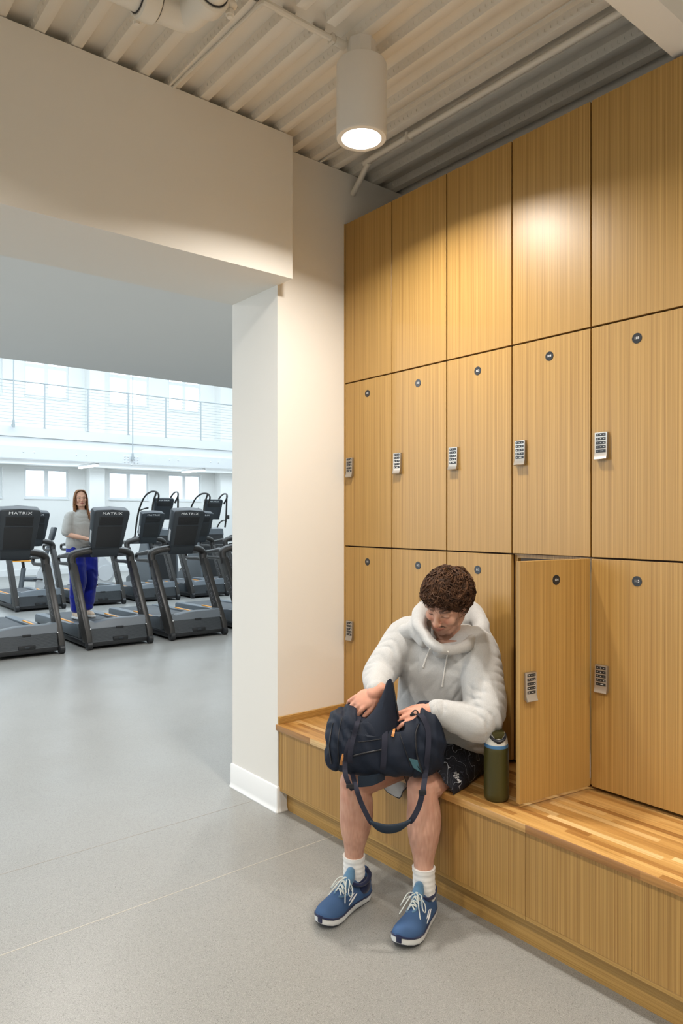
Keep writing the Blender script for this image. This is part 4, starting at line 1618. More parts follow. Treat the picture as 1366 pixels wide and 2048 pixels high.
# hem band, cuffs
b = B()
rr = []
for z, g in ((0.505, 0.94), (0.50, 0.99), (0.52, 1.02), (0.548, 1.01), (0.552, 0.97)):
    rr.append((V((2.318, 2.108, z)), 0.205 * g, 0.155 * g))
b.ell_loft(rr, sv, fv, 48, cap=False)
b.obj('waistband', M['hoodie'], hoodie, 60)
for w_, e_, in ((L_WR, L_EL), (R_WR, R_EL)):
    d = (e_ - w_).normalized()
    b = B()
    b.tube([w_ - d * 0.004, w_ - d * 0.002, w_ + d * 0.01, w_ + d * 0.035, w_ + d * 0.040], [0.029, 0.035, 0.0385, 0.041, 0.036], 24)
    b.obj('cuff', M['hoodie'], hoodie, 60)

# hood lying round the neck
hp = [at(884, 1299, 2.79), at(858, 1282, 2.83), at(838, 1248, 2.92), at(850, 1222, 3.05), at(895, 1212, 3.14), at(940, 1226, 3.13), at(962, 1250, 3.04), at(951, 1276, 2.94), at(918, 1298, 2.84)]
b = B()
P, R = smooth_path(hp + [hp[0]], [0.020, 0.022, 0.027, 0.045, 0.055, 0.050, 0.036, 0.030, 0.022, 0.020], 5)
b.ball(at(888, 1302, 2.91), (0.055, 0.045, 0.030))
b.limb([at(840, 1255, 2.95), at(812, 1268, 3.03)], [0.034, 0.045], 12)
b.limb([at(962, 1262, 3.0), at(974, 1290, 3.0)], [0.036, 0.040], 12)
b.tube(P[:-1], R[:-1], 16, closed=True)
b.limb([at(905, 1250, 3.12), at(905, 1268, 3.17), at(915, 1290, 3.20)], [0.08, 0.085, 0.06], 18)
b.limb([at(838, 1240, 2.99), at(830, 1256, 2.98), at(846, 1284, 2.90)], [0.032, 0.036, 0.026], 12)
b.limb([at(960, 1260, 3.03), at(958, 1280, 2.97), at(930, 1298, 2.90)], [0.038, 0.036, 0.026], 12)
me = remesh(b, 0.006, 9, 0.5, lambda co, n: noise.noise(co * 11) * 0.005 + math.sin(co.z * 70 + co.x * 40) * 0.0015)
link('hood', me, M['hoodie'], hoodie, 180)
bv_n = BVHTree.FromPolygons([v.co.copy() for v in me.vertices], [tuple(p.vertices) for p in me.polygons])
for pts in ([(860, 1297), (856, 1306), (851, 1318), (846, 1334)], [(896, 1303), (893, 1318), (889, 1340), (884, 1372)]):
    q = []
    PX, _ = smooth_path([V((x, y, 0)) for x, y in pts], 1.0, 5)
    for x, y in [(p.x, p.y) for p in PX]:
        c1, c2 = cast(bv_h, x, y, 0.004), cast(bv_n, x, y, 0.004, 9)
        q.append(c1 if (c1 - cam.location).length < (c2 - cam.location).length else c2)
    b = B()
    for _ in range(3):
        q = [q[0]] + [(q[i - 1] + q[i] * 2 + q[i + 1]) / 4 - DV * 0.0004 for i in range(1, len(q) - 1)] + [q[-1]]
    P, R = smooth_path(q, 0.0030, 2)
    b.tube(P, R, 8)
    b.ball(P[-1], (0.0042, 0.0042, 0.006))
    b.obj('drawstring', M['cord'], hoodie, 60)
# kangaroo pocket seam
# shorts
def short_leg(b, hip, knee, t1, r0, r1, drop):
    ax = (knee - hip)
    outer, inner = [], []
    n = 40
    for i in range(9):
        t = -0.15 + (t1 + 0.15) * i / 8
        c = hip + ax * t + V((0, 0, -drop * (i / 8) ** 1.5))
        rr_ = r0 + (r1 - r0) * (i / 8)
        u = V((0, 0, 1))
        a_ = ax.normalized()
        u = (u - a_ * u.dot(a_)).normalized()
        w = a_.cross(u)
        ring, ring2 = [], []
        for k in range(n):
            th = 2 * PI * k / n
            wob = 1 + 0.05 * math.sin(th * 5 + i * 0.5) * (i / 8) + 0.04 * math.sin(th * 9 + i)* (i / 8)
            hang = 0.036 * (i / 8) ** 2 * max(0, -math.cos(th)) ** 0.35
            sh_ = a_ * (math.cos(th) * 0.030 * (i / 8))
            dv = u * math.cos(th) * (rr_ * wob + hang) + w * math.sin(th) * rr_ * wob * 1.08 + sh_
            p1, p2 = c + dv, c + dv * 0.965
            if p1.x > 2.064:
                p1.z = max(p1.z, 0.4635)
                p2.z = max(p2.z, 0.4665)
            ring.append(p1)
            ring2.append(p2)
        outer.append(ring)
        inner.append(ring2)
    b.mi = 0
    b.rings(outer + [inner[-1]], cap=False)
    b.mi = 1
    b.rings(inner[::-1], cap=False)
b = B()
short_leg(b, L_HIP, L_KNEE, 0.90, 0.112, 0.102, 0.014)
short_leg(b, R_HIP, R_KNEE, 0.62, 0.110, 0.100, 0.010)
b.mi = 0
b.ball((2.335, 2.13, 0.555), (0.165, 0.14, 0.094), M=Matrix((sv, fv, V((0, 0, 1)))).transposed(), seg=32, rin=20)
shorts = b.obj('shorts', [M['shorts'], M['lining']], man, 60)
sm = shorts.data
bv_s = BVHTree.FromPolygons([v.co.copy() for v in sm.vertices], [tuple(p.vertices) for p in sm.polygons])
# small white emblem by the hem: stacked words and quarter dome
b = B()
c0 = cast(bv_s, 913, 1550, 0.002)
c1 = cast(bv_s, 918, 1563, 0.002)
cx = cast(bv_s, 924, 1553, 0.002)
yv = (c0 - c1).normalized()
xv = (cx - c0)
xv = (xv - yv * xv.dot(yv)).normalized()
zn = xv.cross(yv).normalized()
if zn.dot(DV) > 0:
    zn = -zn
    xv = yv.cross(zn).normalized()
TL = Matrix.Translation(c0 - zn * -0.001) @ Matrix((xv, yv, zn)).transposed().to_4x4()
for i, wd in enumerate(('THE', 'NORTH', 'FACE')):
    b.text(wd, 0.0095, TL @ Matrix.Translation((-0.004 + 0.0, 0.008 - i * 0.0085, 0.001)), 1.0, 0.0004)
b.M = TL
for k in range(3):
    ro, ri = 0.016 - k * 0.005, 0.0135 - k * 0.005
    arc = [(ro * math.cos(t), ro * math.sin(t)) for t in [PI / 2 * j / 8 for j in range(9)]] + [(ri * math.cos(t), ri * math.sin(t)) for t in [PI / 2 * (8 - j) / 8 for j in range(9)]]
    b.prism([(p[0] - 0.008, p[1] - 0.030) for p in arc], 'z', 0.0005, 0.0015)
b.obj('emblem', M['white'], shorts, 0)

# socks and shoes
def sock(parent, ank, top, f_, name='sock'):
    b = B()
    ank, top = V(ank), V(top)
    n = 48
    ax = (top - ank)
    rings = []
    for i in range(22):
        t = i / 21
        c = ank + ax * t
        r0 = 0.0405 + 0.0035 * t * t + 0.0015 * math.sin(t * 5) + (0.002 if t > 0.88 else 0) + 0.0010 * math.sin(t * 38)
        rings.append([c + V((math.cos(2 * PI * k / n), math.sin(2 * PI * k / n), 0)) * (r0 + (0.0007 if k % 2 else -0.0003)) for k in range(n)])
    rings.append([c + (p - c) * 0.86 for p in rings[-1]])
    b.rings(rings)
    return b.obj(name, M['sock'], parent, 60)
sock(man, L_ANK + V((0.002, 0, -0.05)), L_ANK + V((0.002, 0.004, 0.068)), fv)
sock(man, R_ANK + V((0.002, 0, -0.05)), R_ANK + V((0, 0.0, 0.064)), fv)

OUT = [(0.000, 0.016), (0.006, 0.028), (0.03, 0.037), (0.07, 0.0385), (0.12, 0.038), (0.17, 0.044), (0.21, 0.0495), (0.245, 0.0500), (0.272, 0.043), (0.290, 0.029), (0.299, 0.010)]
def shoe(parent, heel, toe, mirror):
    h, t = V(heel), V(toe)
    d = (t - h)
    L_ = d.length
    d.normalize()
    yl = V((0, 0, 1)).cross(d)
    T = Matrix.Translation(h) @ Matrix((d, yl, V((0, 0, 1)))).transposed().to_4x4() @ Matrix.Diagonal((L_ / 0.30, 1.03, 1.03, 1))
    sx = 1 if mirror else -1
    def bend(x):
        return sx * 0.010 * math.sin(x / 0.30 * PI) * (1 if x < 0.3 else 0)
    def spring(x):
        return 0.020 * max(0, (x - 0.20) / 0.10) ** 1.7 + 0.006 * max(0, (0.03 - x) / 0.03) ** 2
    def outl(z, g):
        pts = [(x * (1) , w * g) for x, w in OUT]
        left = [V((x, w + bend(x), z + spring(x))) for x, w in pts]
        right = [V((x, -w + bend(x), z + spring(x))) for x, w in pts[::-1]]
        return left + right
    up = B(); up.M = T
    st = [(0.004, 0.022, 0.086), (0.012, 0.031, 0.092), (0.04, 0.0385, 0.080), (0.08, 0.039, 0.074), (0.11, 0.0385, 0.079), (0.14, 0.0395, 0.078), (0.17, 0.042, 0.067), (0.205, 0.0480, 0.057), (0.24, 0.0485, 0.048), (0.268, 0.0425, 0.040), (0.286, 0.031, 0.031), (0.297, 0.014, 0.018)]
    P_, W_ = smooth_path([V((s_[0], 0, s_[2])) for s_ in st], [s_[1] for s_ in st], 4)
    rings = []
    for p, w in zip(P_, W_):
        ring = []
        for k in range(25):
            a = PI * k / 24
            y = w * math.copysign(abs(math.cos(a)) ** 0.75, math.cos(a)) * (1 - 0.30 * math.sin(a) ** 2 * min(1, p.z / 0.06))
            z = 0.020 + p.z * 1.06 * math.sin(a) ** 0.74
            ring.append(V((p.x, y + bend(p.x), z + spring(p.x) * 0.9)))
        ring.append(V((p.x, -w * 0.7 + bend(p.x), 0.018 + spring(p.x))))
        ring.append(V((p.x, w * 0.7 + bend(p.x), 0.018 + spring(p.x))))
        rings.append(ring)
    up.rings(rings)
    o = up.obj('shoe', M['shoe'], parent, 60)
    me_ = o.data
    bv = BVHTree.FromPolygons([v.co.copy() for v in me_.vertices], [tuple(p.vertices) for p in me_.polygons])
    s_ = B(); s_.M = T
    s_.rings([outl(0.000, 0.90), outl(0.003, 0.99), outl(0.010, 1.03), outl(0.014, 1.01), outl(0.021, 1.03), outl(0.0245, 1.00), outl(0.0245, 0.86)])
    s_.obj('sole', M['sole'], o, 60)
    s_ = B(); s_.M = T
    s_.tube(outl(0.0255, 0.985), 0.0034, 8, closed=True)
    s_.obj('rand', M['shoe_navy'], o, 60)
    s_ = B(); s_.M = T
    s_.rings([outl(-0.0005, 0.88), outl(-0.0012, 0.94), outl(0.003, 0.985), outl(0.0034, 0.90)])
    s_.mi = 1
    s_.box(0.288, 0.3015, -0.0105, 0.0105, 0.024, 0.050, 0.003)
    s_.obj('outsole', [M['outsole'], M['shoe_navy']], o, 60)
    s_ = B(); s_.M = T
    cp = [(0.012, 0, 0.108), (0.020, 0.027, 0.100), (0.052, 0.037, 0.088), (0.090, 0.036, 0.088), (0.116, 0.024, 0.097), (0.116, -0.024, 0.097), (0.090, -0.036, 0.088), (0.052, -0.037, 0.088), (0.020, -0.027, 0.100)]
    P, R = smooth_path([V(p) for p in cp] + [V(cp[0])], [0.010, 0.009, 0.008, 0.007, 0.006, 0.006, 0.007, 0.008, 0.009, 0.010], 4)
    s_.tube(P[:-1], R[:-1], 12, closed=True)
    s_.ball((0.008, 0, 0.072), (0.011, 0.026, 0.048), seg=16, rin=12)
    s_.ball((0.048, 0.0, 0.060), (0.046, 0.0400, 0.038), seg=24, rin=16)
    s_.obj('heel_collar', M['shoe_navy'], o, 60)
    s_ = B(); s_.M = T
    s_.limb([(0.165, 0, 0.083), (0.135, 0, 0.100), (0.118, 0, 0.118), (0.110, 0, 0.135)], [0.014, 0.020, 0.022, 0.017], 14)
    s_.M = T
    s_.obj('tongue', M['shoe_lt'], o, 60)
    # lacing
    def top(x, y):
        hit = bv.ray_cast(T @ V((x, y, 0.3)), V((0, 0, -1)))
        return (hit[0] if hit[0] else T @ V((x, y, 0.09)))
    s_ = B()
    xs = [0.188, 0.174, 0.160, 0.146, 0.133]
    hw = [0.013, 0.015, 0.017, 0.019, 0.021]
    lift = V((0, 0, 0.0035))
    for i in range(4):
        for sg in (-1, 1):
            a_ = top(xs[i], sg * hw[i]) + lift
            c_ = top(xs[i + 1], -sg * hw[i + 1]) + lift
            m_ = top((xs[i] + xs[i + 1]) / 2, 0) + lift * (2.0 if sg > 0 else 3.0) + V((0, 0, 0.004 + 0.0035 * i))
            P, R = smooth_path([a_, m_, c_], 0.0026, 5)
            s_.tube(P, R, 6)
    a_ = T @ V((0.130, 0, 0.116))
    for sg in (-1, 1):
        P, R = smooth_path([a_, T @ V((0.150, sg * 0.025, 0.122)), T @ V((0.178, sg * 0.040, 0.094)), T @ V((0.170, sg * 0.048, 0.080)), T @ V((0.148, sg * 0.036, 0.098)), a_], 0.0022, 5)
        s_.tube(P, R, 6)
        P, R = smooth_path([a_, T @ V((0.155, sg * 0.012, 0.118)), T @ V((0.185, sg * 0.030, 0.086)), T @ V((0.200, sg * 0.040, 0.066))], 0.0022, 5)
        s_.tube(P, R, 6)
    s_.ball(a_, (0.006, 0.006, 0.005), seg=10, rin=8)
    s_.obj('laces', M['lace'], o, 60)
    # eyestay overlays and side mark
    s_ = B()
    for sg in (-1, 1):
        q = [top(x, sg * (w + 0.003)) + V((0, 0, 0.001)) for x, w in zip([0.198] + xs, [0.006] + hw)]
        P, R = smooth_path(q, 0.0042, 4)
        s_.tube(P, R, 8)
    s_.obj('eyestay', M['shoe_lt'], o, 60)
    s_ = B()
    for sg in (-1, 1):
        def sidep(x, z):
            hit = bv.ray_cast(T @ V((x, sg * 0.2, z)), (T.to_3x3() @ V((0, -sg, 0))).normalized())
            return (hit[0] if hit[0] else T @ V((x, sg * 0.04, z))) + (T.to_3x3() @ V((0, sg, 0))).normalized() * 0.001
        P, R = smooth_path([sidep(0.105, 0.060), sidep(0.135, 0.050), sidep(0.165, 0.038)], [0.0012, 0.0042, 0.0010], 5)
        s_.tube(P, R, 6)
        P, R = smooth_path([sidep(0.120, 0.066), sidep(0.140, 0.060), sidep(0.160, 0.052)], [0.0008, 0.0022, 0.0008], 4)
        s_.tube(P, R, 6)
    s_.obj('side_mark', M['white'], o, 60)
    return o
shoe(man, (2.030, 1.950, 0.0015), (1.750, 1.832, 0.0015), True)
shoe(man, (1.905, 2.180, 0.0015), (1.610, 2.108, 0.0015), False)
# ------------------------------------------------------------------ duffel bag on his lap
BO = DV * 2.775 + RV * (82 / F_PX * 2.775)
BO = V((BO.x, BO.y, 0))
def bl(a, c, z):
    return BO + RV * a + DV * c + V((0, 0, z))
SEC = [(-0.224, 0.600, 0.680, 0.045), (-0.214, 0.572, 0.735, 0.085), (-0.185, 0.560, 0.775, 0.112), (-0.13, 0.552, 0.800, 0.128), (-0.06, 0.548, 0.795, 0.135), (0.0, 0.545, 0.768, 0.135),
       (0.06, 0.543, 0.752, 0.135), (0.10, 0.541, 0.778, 0.130), (0.15, 0.542, 0.803, 0.125), (0.198, 0.548, 0.800, 0.112), (0.226, 0.562, 0.755, 0.085), (0.238, 0.600, 0.690, 0.045)]
def bag_top(a):
    for s0, s1 in zip(SEC, SEC[1:]):
        if s0[0] <= a <= s1[0]:
            t = (a - s0[0]) / (s1[0] - s0[0])
            return s0[2] + (s1[2] - s0[2]) * t
    return 0.7
b = B()
rings = []
for a, zl, zh, hd in SEC:
    ring = []
    for k in range(36):
        t = 2 * PI * k / 36
        c = math.copysign(abs(math.cos(t)) ** 0.60, math.cos(t)) * hd
        z = math.copysign(abs(math.sin(t)) ** 0.60, math.sin(t))
        zz = (zl + zh) / 2 + z * (zh - zl) / 2
        if z < 0:
            zz += max(0, c) / 0.13 * 0.045 * (-z)
        ring.append(bl(a, c * (1 - 0.12 * max(0, z)), zz))
    rings.append(ring)
b.rings(rings)
def bag_disp(co, n):
    l = co - BO
    a, c, z = l.dot(RV), l.dot(DV), co.z
    f = noise.noise(V((a * 9 + z * 6, c * 6, z * 9 - a * 7))) * 0.010
    g = math.sin(a * 60 + z * 55 + noise.noise(V((a * 8, z * 8, c * 5))) * 5) * 0.0030
    dent = 0.0
    if z > 0.72 and -0.10 < a < 0.075 and abs(c) < 0.10:
        dent = -0.028 * min(1, (z - 0.72) / 0.03)
    left = max(0, -a - 0.09) * 10
    h = math.sin((a + z) * 95 + noise.noise(co * 12) * 4) * 0.0040 * min(1, left)
    seam = 0.0
    for a0 in (-0.165, 0.118):
        if abs(a - a0 - (z - 0.65) * 0.10) < 0.006:
            seam = -0.004
    return f + g + h + dent + seam
me = remesh(b, 0.0055, 2, 0.5, bag_disp)
bag = root('duffel_bag', 'open navy canvas duffel bag resting on the thighs of the seated man', 'bag', (0, 0, 0))
link('bag_body', me, M['navy'], bag, 180)
bv_b = BVHTree.FromPolygons([v.co.copy() for v in me.vertices], [tuple(p.vertices) for p in me.polygons])
def on_bag(pts, off=0.004, dep=2.62):
    return [cast(bv_b, x, y, off, dep) for x, y in pts]

# raised front panel of the opening
b = B()
base_px = [(700, 1462), (716, 1470), (735, 1474), (755, 1474), (775, 1468), (793, 1462), (800, 1456)]
tip_px = [(770, 1378), (772, 1370), (775, 1364), (779, 1360), (782, 1359), (784, 1361), (785, 1366)]
rows = []
N_ = 12
for j in range(N_ + 1):
    t = j / N_
    row = []
    for i in range(len(base_px)):
        a0 = cast(bv_b, base_px[i][0], base_px[i][1], 0.002, 2.66)
        q = at(tip_px[i][0], tip_px[i][1], 2.705)
        m = a0.lerp(q, t)
        # the left edge sweeps in a curve
        sw = (1 - i / 6) * 0.022 * math.sin(PI * min(1, t))
        m = m + RV * sw * (0.9 if t < 0.6 else 0.8) + V((0, 0, -0.012 * (1 - i / 6) * math.sin(PI * t)))
        m = m + DV * (0.010 * math.sin(PI * t) * math.sin(i * 1.6 + t * 3) + 0.012 * t)
        row.append(m)
    rows.append(row)
ring_rows = []
for row in rows:
    ring_rows.append(row + [p + DV * 0.006 for p in row[::-1]])
b.rings(ring_rows)
me2 = b.mesh('front_flap')
link('front_flap', me2, M['navy'], bag, 50)
b = B()
q = [r_[-1] + V((0, 0, 0.0)) - DV * 0.001 for r_ in rows]
P, R = smooth_path(q, 0.0042, 2)
b.tube(P, R, 8)
q = [r_[-2] - DV * 0.004 for r_ in rows]
b.obj('zip_edge', M['black_pl'], bag, 60)

def strap(name, pts, w, mt, side=RV, th=0.0012):
    b = B()
    b.ribbon(pts, w, th, side)
    return b.obj(name, mt, bag, 30)
strap('carry_handle', on_bag([(770, 1462), (769, 1485), (768, 1510), (766, 1535), (764, 1552)], 0.004), 0.021, M['web'])
strap('carry_handle', on_bag([(702, 1478), (694, 1500), (690, 1525), (691, 1548)], 0.004) + [at(697, 1566, 2.61), at(706, 1580, 2.62)], 0.018, M['web'])
# long shoulder strap, hanging in a loop in front of the knees
s1 = on_bag([(721, 1424), (715, 1445), (708, 1470), (702, 1495), (700, 1520), (705, 1548)], 0.006)
free = [at(712, 1575, 2.60), at(722, 1605, 2.59), at(738, 1638, 2.58), at(745, 1647, 2.58)]
strap('shoulder_strap', s1 + free, 0.018, M['web'], side=RV * 0.95 - V((0, 0, 0.1)))
s2 = on_bag([(833, 1426), (845, 1434), (855, 1455), (857, 1480), (855, 1510), (851, 1545)], 0.006)
free2 = [at(846, 1580, 2.60), at(838, 1612, 2.59), at(826, 1636, 2.58), at(818, 1645, 2.58)]
strap('shoulder_strap', s2 + free2, 0.020, M['web'], side=RV * 0.95 + V((0, 0, 0.15)))
b = B()
pp = [at(740, 1643, 2.578), at(755, 1653, 2.573), at(775, 1658, 2.570), at(800, 1654, 2.573), at(822, 1641, 2.578)]
P, W = smooth_path(pp, [0.012, 0.030, 0.034, 0.030, 0.012], 6)
rings = []
for p, w in zip(P, W):
    rings.append([p + V((0, 0, 1)) * (w / 2 * math.cos(2 * PI * k / 14)) + DV * (0.007 * math.sin(2 * PI * k / 14)) for k in range(14)])
b.rings(rings)
b.obj('shoulder_pad', M['navy2'], bag, 60)
# grip wrap folded under the front edge
q = on_bag([(716, 1563), (735, 1562), (752, 1558), (768, 1552)], 0.006, 2.64)
b = B()
b.ribbon(q, [0.040, 0.038, 0.034, 0.026], 0.004, V((0, 0, 1)))
b.obj('handle_wrap', M['navy2'], bag, 60)
# buckles
for x, y in ((845, 1585), (700, 1572)):
    b = B()
    c = at(x, y, 2.595)
    b.M = Matrix.Translation(c) @ Matrix((RV, DV, V((0, 0, 1)))).transposed().to_4x4()
    b.box(-0.014, 0.014, -0.005, 0.005, -0.008, 0.008, 0.002)
    b.obj('buckle', M['black_pl'], bag, 40)
for x, y in ((827, 1425), (718, 1424)):
    b = B()
    c = on_bag([(x, y + 6)], 0.010)[0]
    b.M = Matrix.Translation(c) @ Matrix((RV, DV, V((0, 0, 1)))).transposed().to_4x4() @ Matrix.Rotation(0.6, 4, 'Y')
    b.box(-0.013, 0.013, -0.005, 0.005, -0.008, 0.008, 0.003)
    ring = [(0.010 * math.cos(t), 0, 0.012 + 0.010 * math.sin(t)) for t in [2 * PI * k / 16 for k in range(16)]]
    b.tube(ring, 0.0026, 8, closed=True)
    b.obj('strap_ring', M['black_pl'], bag, 60)
# zips and leather pulls
def line(name, pts, r_, mt, off=0.002):
    b = B()
    PX, _ = smooth_path([V((x, y, 0)) for x, y in pts], 1.0, 8)
    q = on_bag([(p.x, p.y) for p in PX], off + 0.0012)
    q = [q[0]] + [(q[i - 1] + q[i] + q[i + 1]) / 3 for i in range(1, len(q) - 1)] + [q[-1]]
    b.tube(q, r_, 7)
    return b.obj(name, mt, bag, 60)
line('pocket_zip', [(706, 1512), (725, 1507), (745, 1503), (764, 1499)], 0.0035, M['black_pl'], 0.001)
line('piping', [(838, 1448), (832, 1462), (831, 1485), (834, 1510), (840, 1532), (848, 1552)], 0.0035, M['black_pl'], 0.001)
line('piping', [(666, 1446), (660, 1475), (659, 1500), (663, 1528)], 0.003, M['black_pl'], 0.001)
line('seam', [(716, 1484), (735, 1482), (762, 1478)], 0.0016, M['black_pl'], 0.0006)
line('seam', [(796, 1452), (802, 1475), (812, 1505), (822, 1535)], 0.0018, M['black_pl'], 0.0006)
line('seam', [(684, 1436), (677, 1470), (676, 1505), (680, 1535)], 0.0018, M['black_pl'], 0.0006)
for p0, p1 in (((790, 1452), (785, 1473)), ((686, 1508), (682, 1530))):
    b = B()
    q = on_bag([p0, ((p0[0] + p1[0]) / 2, (p0[1] + p1[1]) / 2), p1], 0.009)
    b.ribbon(q, [0.006, 0.009, 0.0105], 0.0016, RV)
    b.obj('leather_pull', M['leather'], bag, 40)
b = B()
g = on_bag([(818, 1517), (828, 1519), (838, 1521), (842, 1533), (845, 1546), (835, 1541), (827, 1536)], 0.0045)
vs = [b.bm.verts.new(p) for p in g]
cen = b.bm.verts.new(cast(bv_b, 832, 1529, 0.0050))
for i in range(len(vs)):
    b.bm.faces.new([vs[i], vs[(i + 1) % len(vs)], cen])
r_ = bmesh.ops.extrude_face_region(b.bm, geom=b.bm.faces[:])
bmesh.ops.translate(b.bm, verts=[e for e in r_['geom'] if isinstance(e, bmesh.types.BMVert)], vec=DV * 0.004)
b.obj('side_patch', M['teal'], bag, 0)

# ------------------------------------------------------------------ the woman on the treadmill
wx, wy, wz = 3.30, 9.52, 0.215
woman = root('person', 'standing woman with long brown hair, grey top and blue trousers on a treadmill', 'person', (wx, wy, wz))
wf = (V((0.10, -0.99, 0))).normalized()            # she faces the front of the machine
wr = wf.cross(V((0, 0, 1))).normalized()           # her right
def wl(r_, f_, z):
    return wr * r_ + wf * f_ + V((0, 0, z))
HW = wl(0.02, 0.01, 1.57)
hd = (V((-0.14, -1.0, -0.06))).normalized()
T_W = Matrix.Translation(HW) @ frame(hd, (0, 0, 1), 3).to_4x4() @ Matrix.Scale(0.94, 4)
M['skin_w'] = skin('fair_skin', SKIN_W)
b = B()
head_prims(b, T_W, True)
b.limb([HW + V((0, 0.01, -0.06)), wl(0.0, -0.005, 1.42), wl(0, 0, 1.36)], [0.046, 0.045, 0.07], 14)
b.ell_loft([(wl(0, 0, 0.86), 0.15, 0.10), (wl(0, 0, 1.05), 0.12, 0.085), (wl(0, 0, 1.25), 0.14, 0.09), (wl(0, 0, 1.37), 0.13, 0.07)], wr, wf)
for s, kf in ((1, 0.10), (-1, 0.0)):
    leg_prims(b, wl(s * 0.09, 0, 0.88), wl(s * 0.10, 0.03 + kf, 0.50), wl(s * 0.10, -0.03 + kf * 0.6, 0.10), wf, 0.92, wl(s * 0.10, 0.07 + kf * 0.6, 0.035))
WSH = {1: wl(0.160, 0, 1.345), -1: wl(-0.160, 0, 1.345)}
WEL = {1: wl(0.225, 0.06, 1.10), -1: wl(-0.23, 0.05, 1.10)}
WWR = {1: wl(0.05, 0.27, 1.045), -1: wl(-0.04, 0.30, 1.05)}
for s in (1, -1):
    b.limb([wl(s * 0.08, 0, 1.35), WSH[s], WSH[s].lerp(WEL[s], 0.5), WEL[s]], [0.05, 0.046, 0.038, 0.034], 12)
    b.limb([WEL[s], WEL[s].lerp(WWR[s], 0.4), WWR[s]], [0.034, 0.034, 0.022], 12)
    hand_prims(b, WWR[s], wl(-s * 0.55, 0.8, -0.1), V((0, 0, 1)), -s, curl=(22, 30, 22), spread=4, s=0.88)
me = remesh(b, 0.0042, 3, 0.5)
paint(me, SKIN_W, [face_tint(T_W, SKIN_W, 0, True)])
link('body', me, M['skin_w'], woman, 180)
# top
b = B()
b.ell_loft([(wl(0.01, 0, 0.90), 0.190, 0.135), (wl(0.01, 0, 0.96), 0.205, 0.15), (wl(0, 0, 1.10), 0.195, 0.145), (wl(0, 0, 1.24), 0.195, 0.135), (wl(0, 0, 1.34), 0.175, 0.105), (wl(0, -0.005, 1.405), 0.085, 0.075), (wl(0, -0.005, 1.425), 0.062, 0.060)], wr, wf)
for s in (1, -1):
    b.limb([wl(s * 0.1, 0, 1.33), WSH[s], WSH[s].lerp(WEL[s], 0.5) + wl(s * 0.015, 0, 0), WSH[s].lerp(WEL[s], 0.82) + wl(s * 0.01, 0, -0.01)], [0.060, 0.062, 0.068, 0.070], 16)
me = remesh(b, 0.009, 6, 0.5, lambda co, n: noise.noise(co * 7) * 0.006 - (1 - abs(math.sin(co.z * 26 + co.x * 18 + noise.noise(co * 6) * 4))) ** 2 * 0.0045)
link('top', me, M['tee'], woman, 180)
# trousers
b = B()
for s, kf in ((1, 0.10), (-1, 0.0)):
    b.limb([wl(s * 0.075, 0, 0.90), wl(s * 0.095, 0.01 + kf * 0.5, 0.70), wl(s * 0.10, 0.02 + kf * 0.9, 0.48), wl(s * 0.10, -0.01 + kf * 0.6, 0.28), wl(s * 0.10, -0.03 + kf * 0.6, 0.13)], [0.125, 0.115, 0.100, 0.090, 0.062], 18)
b.ell_loft([(wl(0, 0, 0.80), 0.15, 0.11), (wl(0, 0, 0.99), 0.145, 0.10)], wr, wf)
me = remesh(b, 0.009, 5, 0.5, lambda co, n: noise.noise(V((co.x * 12, co.y * 12, co.z * 5))) * 0.013 + math.sin(co.z * 30 + noise.noise(co * 7) * 6) * 0.003)
link('trousers', me, M['blue'], woman, 180)
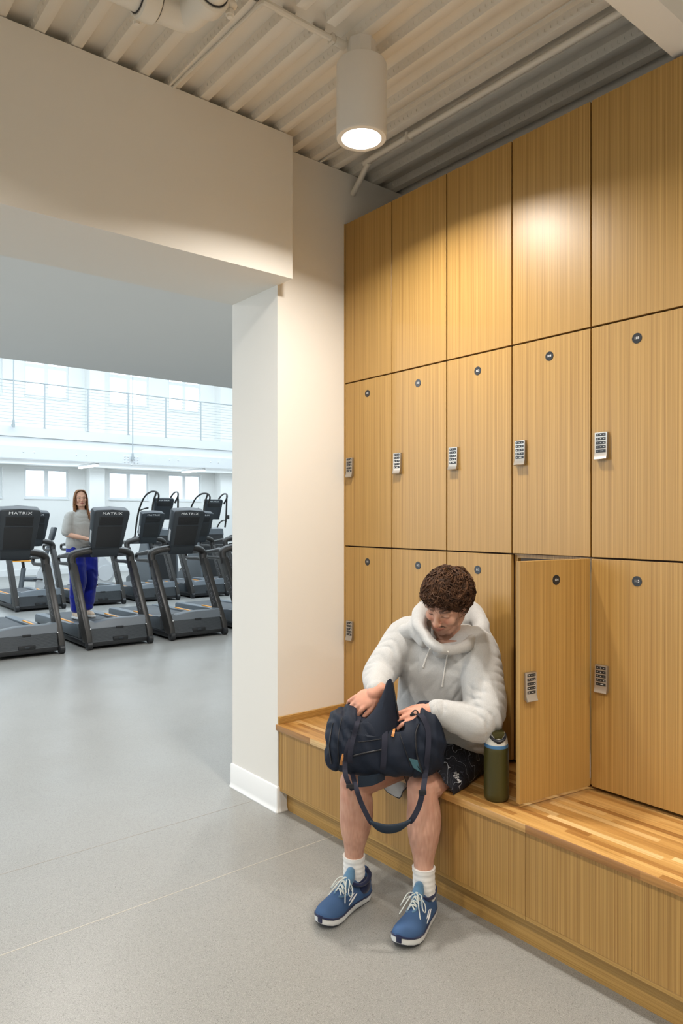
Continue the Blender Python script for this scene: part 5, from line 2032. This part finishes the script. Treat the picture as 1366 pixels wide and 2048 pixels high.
# hair
b = B()
rnd = random.Random(9)
b.M = T_W
b.ball((0, -0.030, 0.044), (0.081, 0.092, 0.086), seg=24, rin=16)
b.ball((0, -0.062, -0.075), (0.068, 0.040, 0.12), seg=20, rin=14)
b.M = Matrix.Identity(4)
for i in range(520):
    s = rnd.choice((-1, 1))
    th = rnd.uniform(0.0, 1.0)
    # from the parting over the side of the head, then straight down
    y0 = rnd.uniform(-0.11, 0.048)
    p0 = V((s * rnd.uniform(0.0, 0.012), y0 * 0.9, 0.128 - abs(y0 - 0.0) * 0.25))
    k = math.sqrt(max(0.12, 1 - (y0 / 0.115) ** 2))
    p1 = V((s * 0.055 * k, y0, 0.105 * k + 0.01))
    p2 = V((s * (0.082 * k + 0.004), y0 - 0.004, 0.045))
    p3 = V((s * (0.085 * k + rnd.uniform(0, 0.012)), y0 - 0.012, -0.03))
    p4 = V((s * (0.080 * k + rnd.uniform(0, 0.02)), y0 - 0.02, -0.11))
    ln_ = rnd.uniform(0.20, 0.33)
    side_fw = 0.03 if (s < 0) else -0.01
    p5 = V((s * (0.085 * k + rnd.uniform(0, 0.03)) - 0.01 * s, max(y0, -0.06) + side_fw + rnd.uniform(0, 0.03), -0.11 - ln_ * 0.5))
    p6 = p5 + V((rnd.uniform(-0.01, 0.01), rnd.uniform(0.0, 0.03), -ln_ * 0.5))
    P, R = smooth_path([p0, p1, p2, p3, p4, p5, p6], [0.004, 0.006, 0.0065, 0.0065, 0.0065, 0.006, 0.001], 3)
    b.tube([T_W @ p for p in P], R, 5, flat=0.6)
b.obj('hair', M['hair_w'], woman, 60)
for s, kf in ((1, 0.10), (-1, 0.0)):
    b = B()
    c = wl(s * 0.10, -0.03 + kf * 0.6, 0)
    Tm = Matrix.Translation(c) @ Matrix((wf, V((0, 0, 1)).cross(wf), V((0, 0, 1)))).transposed().to_4x4()
    b.M = Tm
    b.mi = 0
    for zz, g in ((0.0, 1),):
        b.prism([(-0.06, -0.025), (-0.04, -0.036), (0.06, -0.040), (0.13, -0.043), (0.17, -0.03), (0.185, 0.0), (0.17, 0.03), (0.13, 0.043), (0.06, 0.040), (-0.04, 0.036), (-0.06, 0.025)], 'z', 0.0, 0.028, 0.004)
    b.mi = 1
    b.ball((-0.01, 0, 0.055), (0.05, 0.034, 0.045))
    b.ball((0.08, 0, 0.040), (0.085, 0.038, 0.038))
    b.obj('shoe', [M['sole'], M['shoe_w']] if 'shoe_w' in M else [M['sole'], M.setdefault('shoe_w', mat('cream_trainer', (0.62, 0.50, 0.38), 0.6))], woman, 50)
b = B()
P = [WWR[1] + V((math.cos(t) * 0.026, 0.0, math.sin(t) * 0.024)) - (WWR[1] - WEL[1]).normalized() * 0.015 for t in [2 * PI * k / 14 for k in range(14)]]
b.tube(P, 0.0035, 6, closed=True)
b.obj('bracelet', M['leather'], woman, 60)
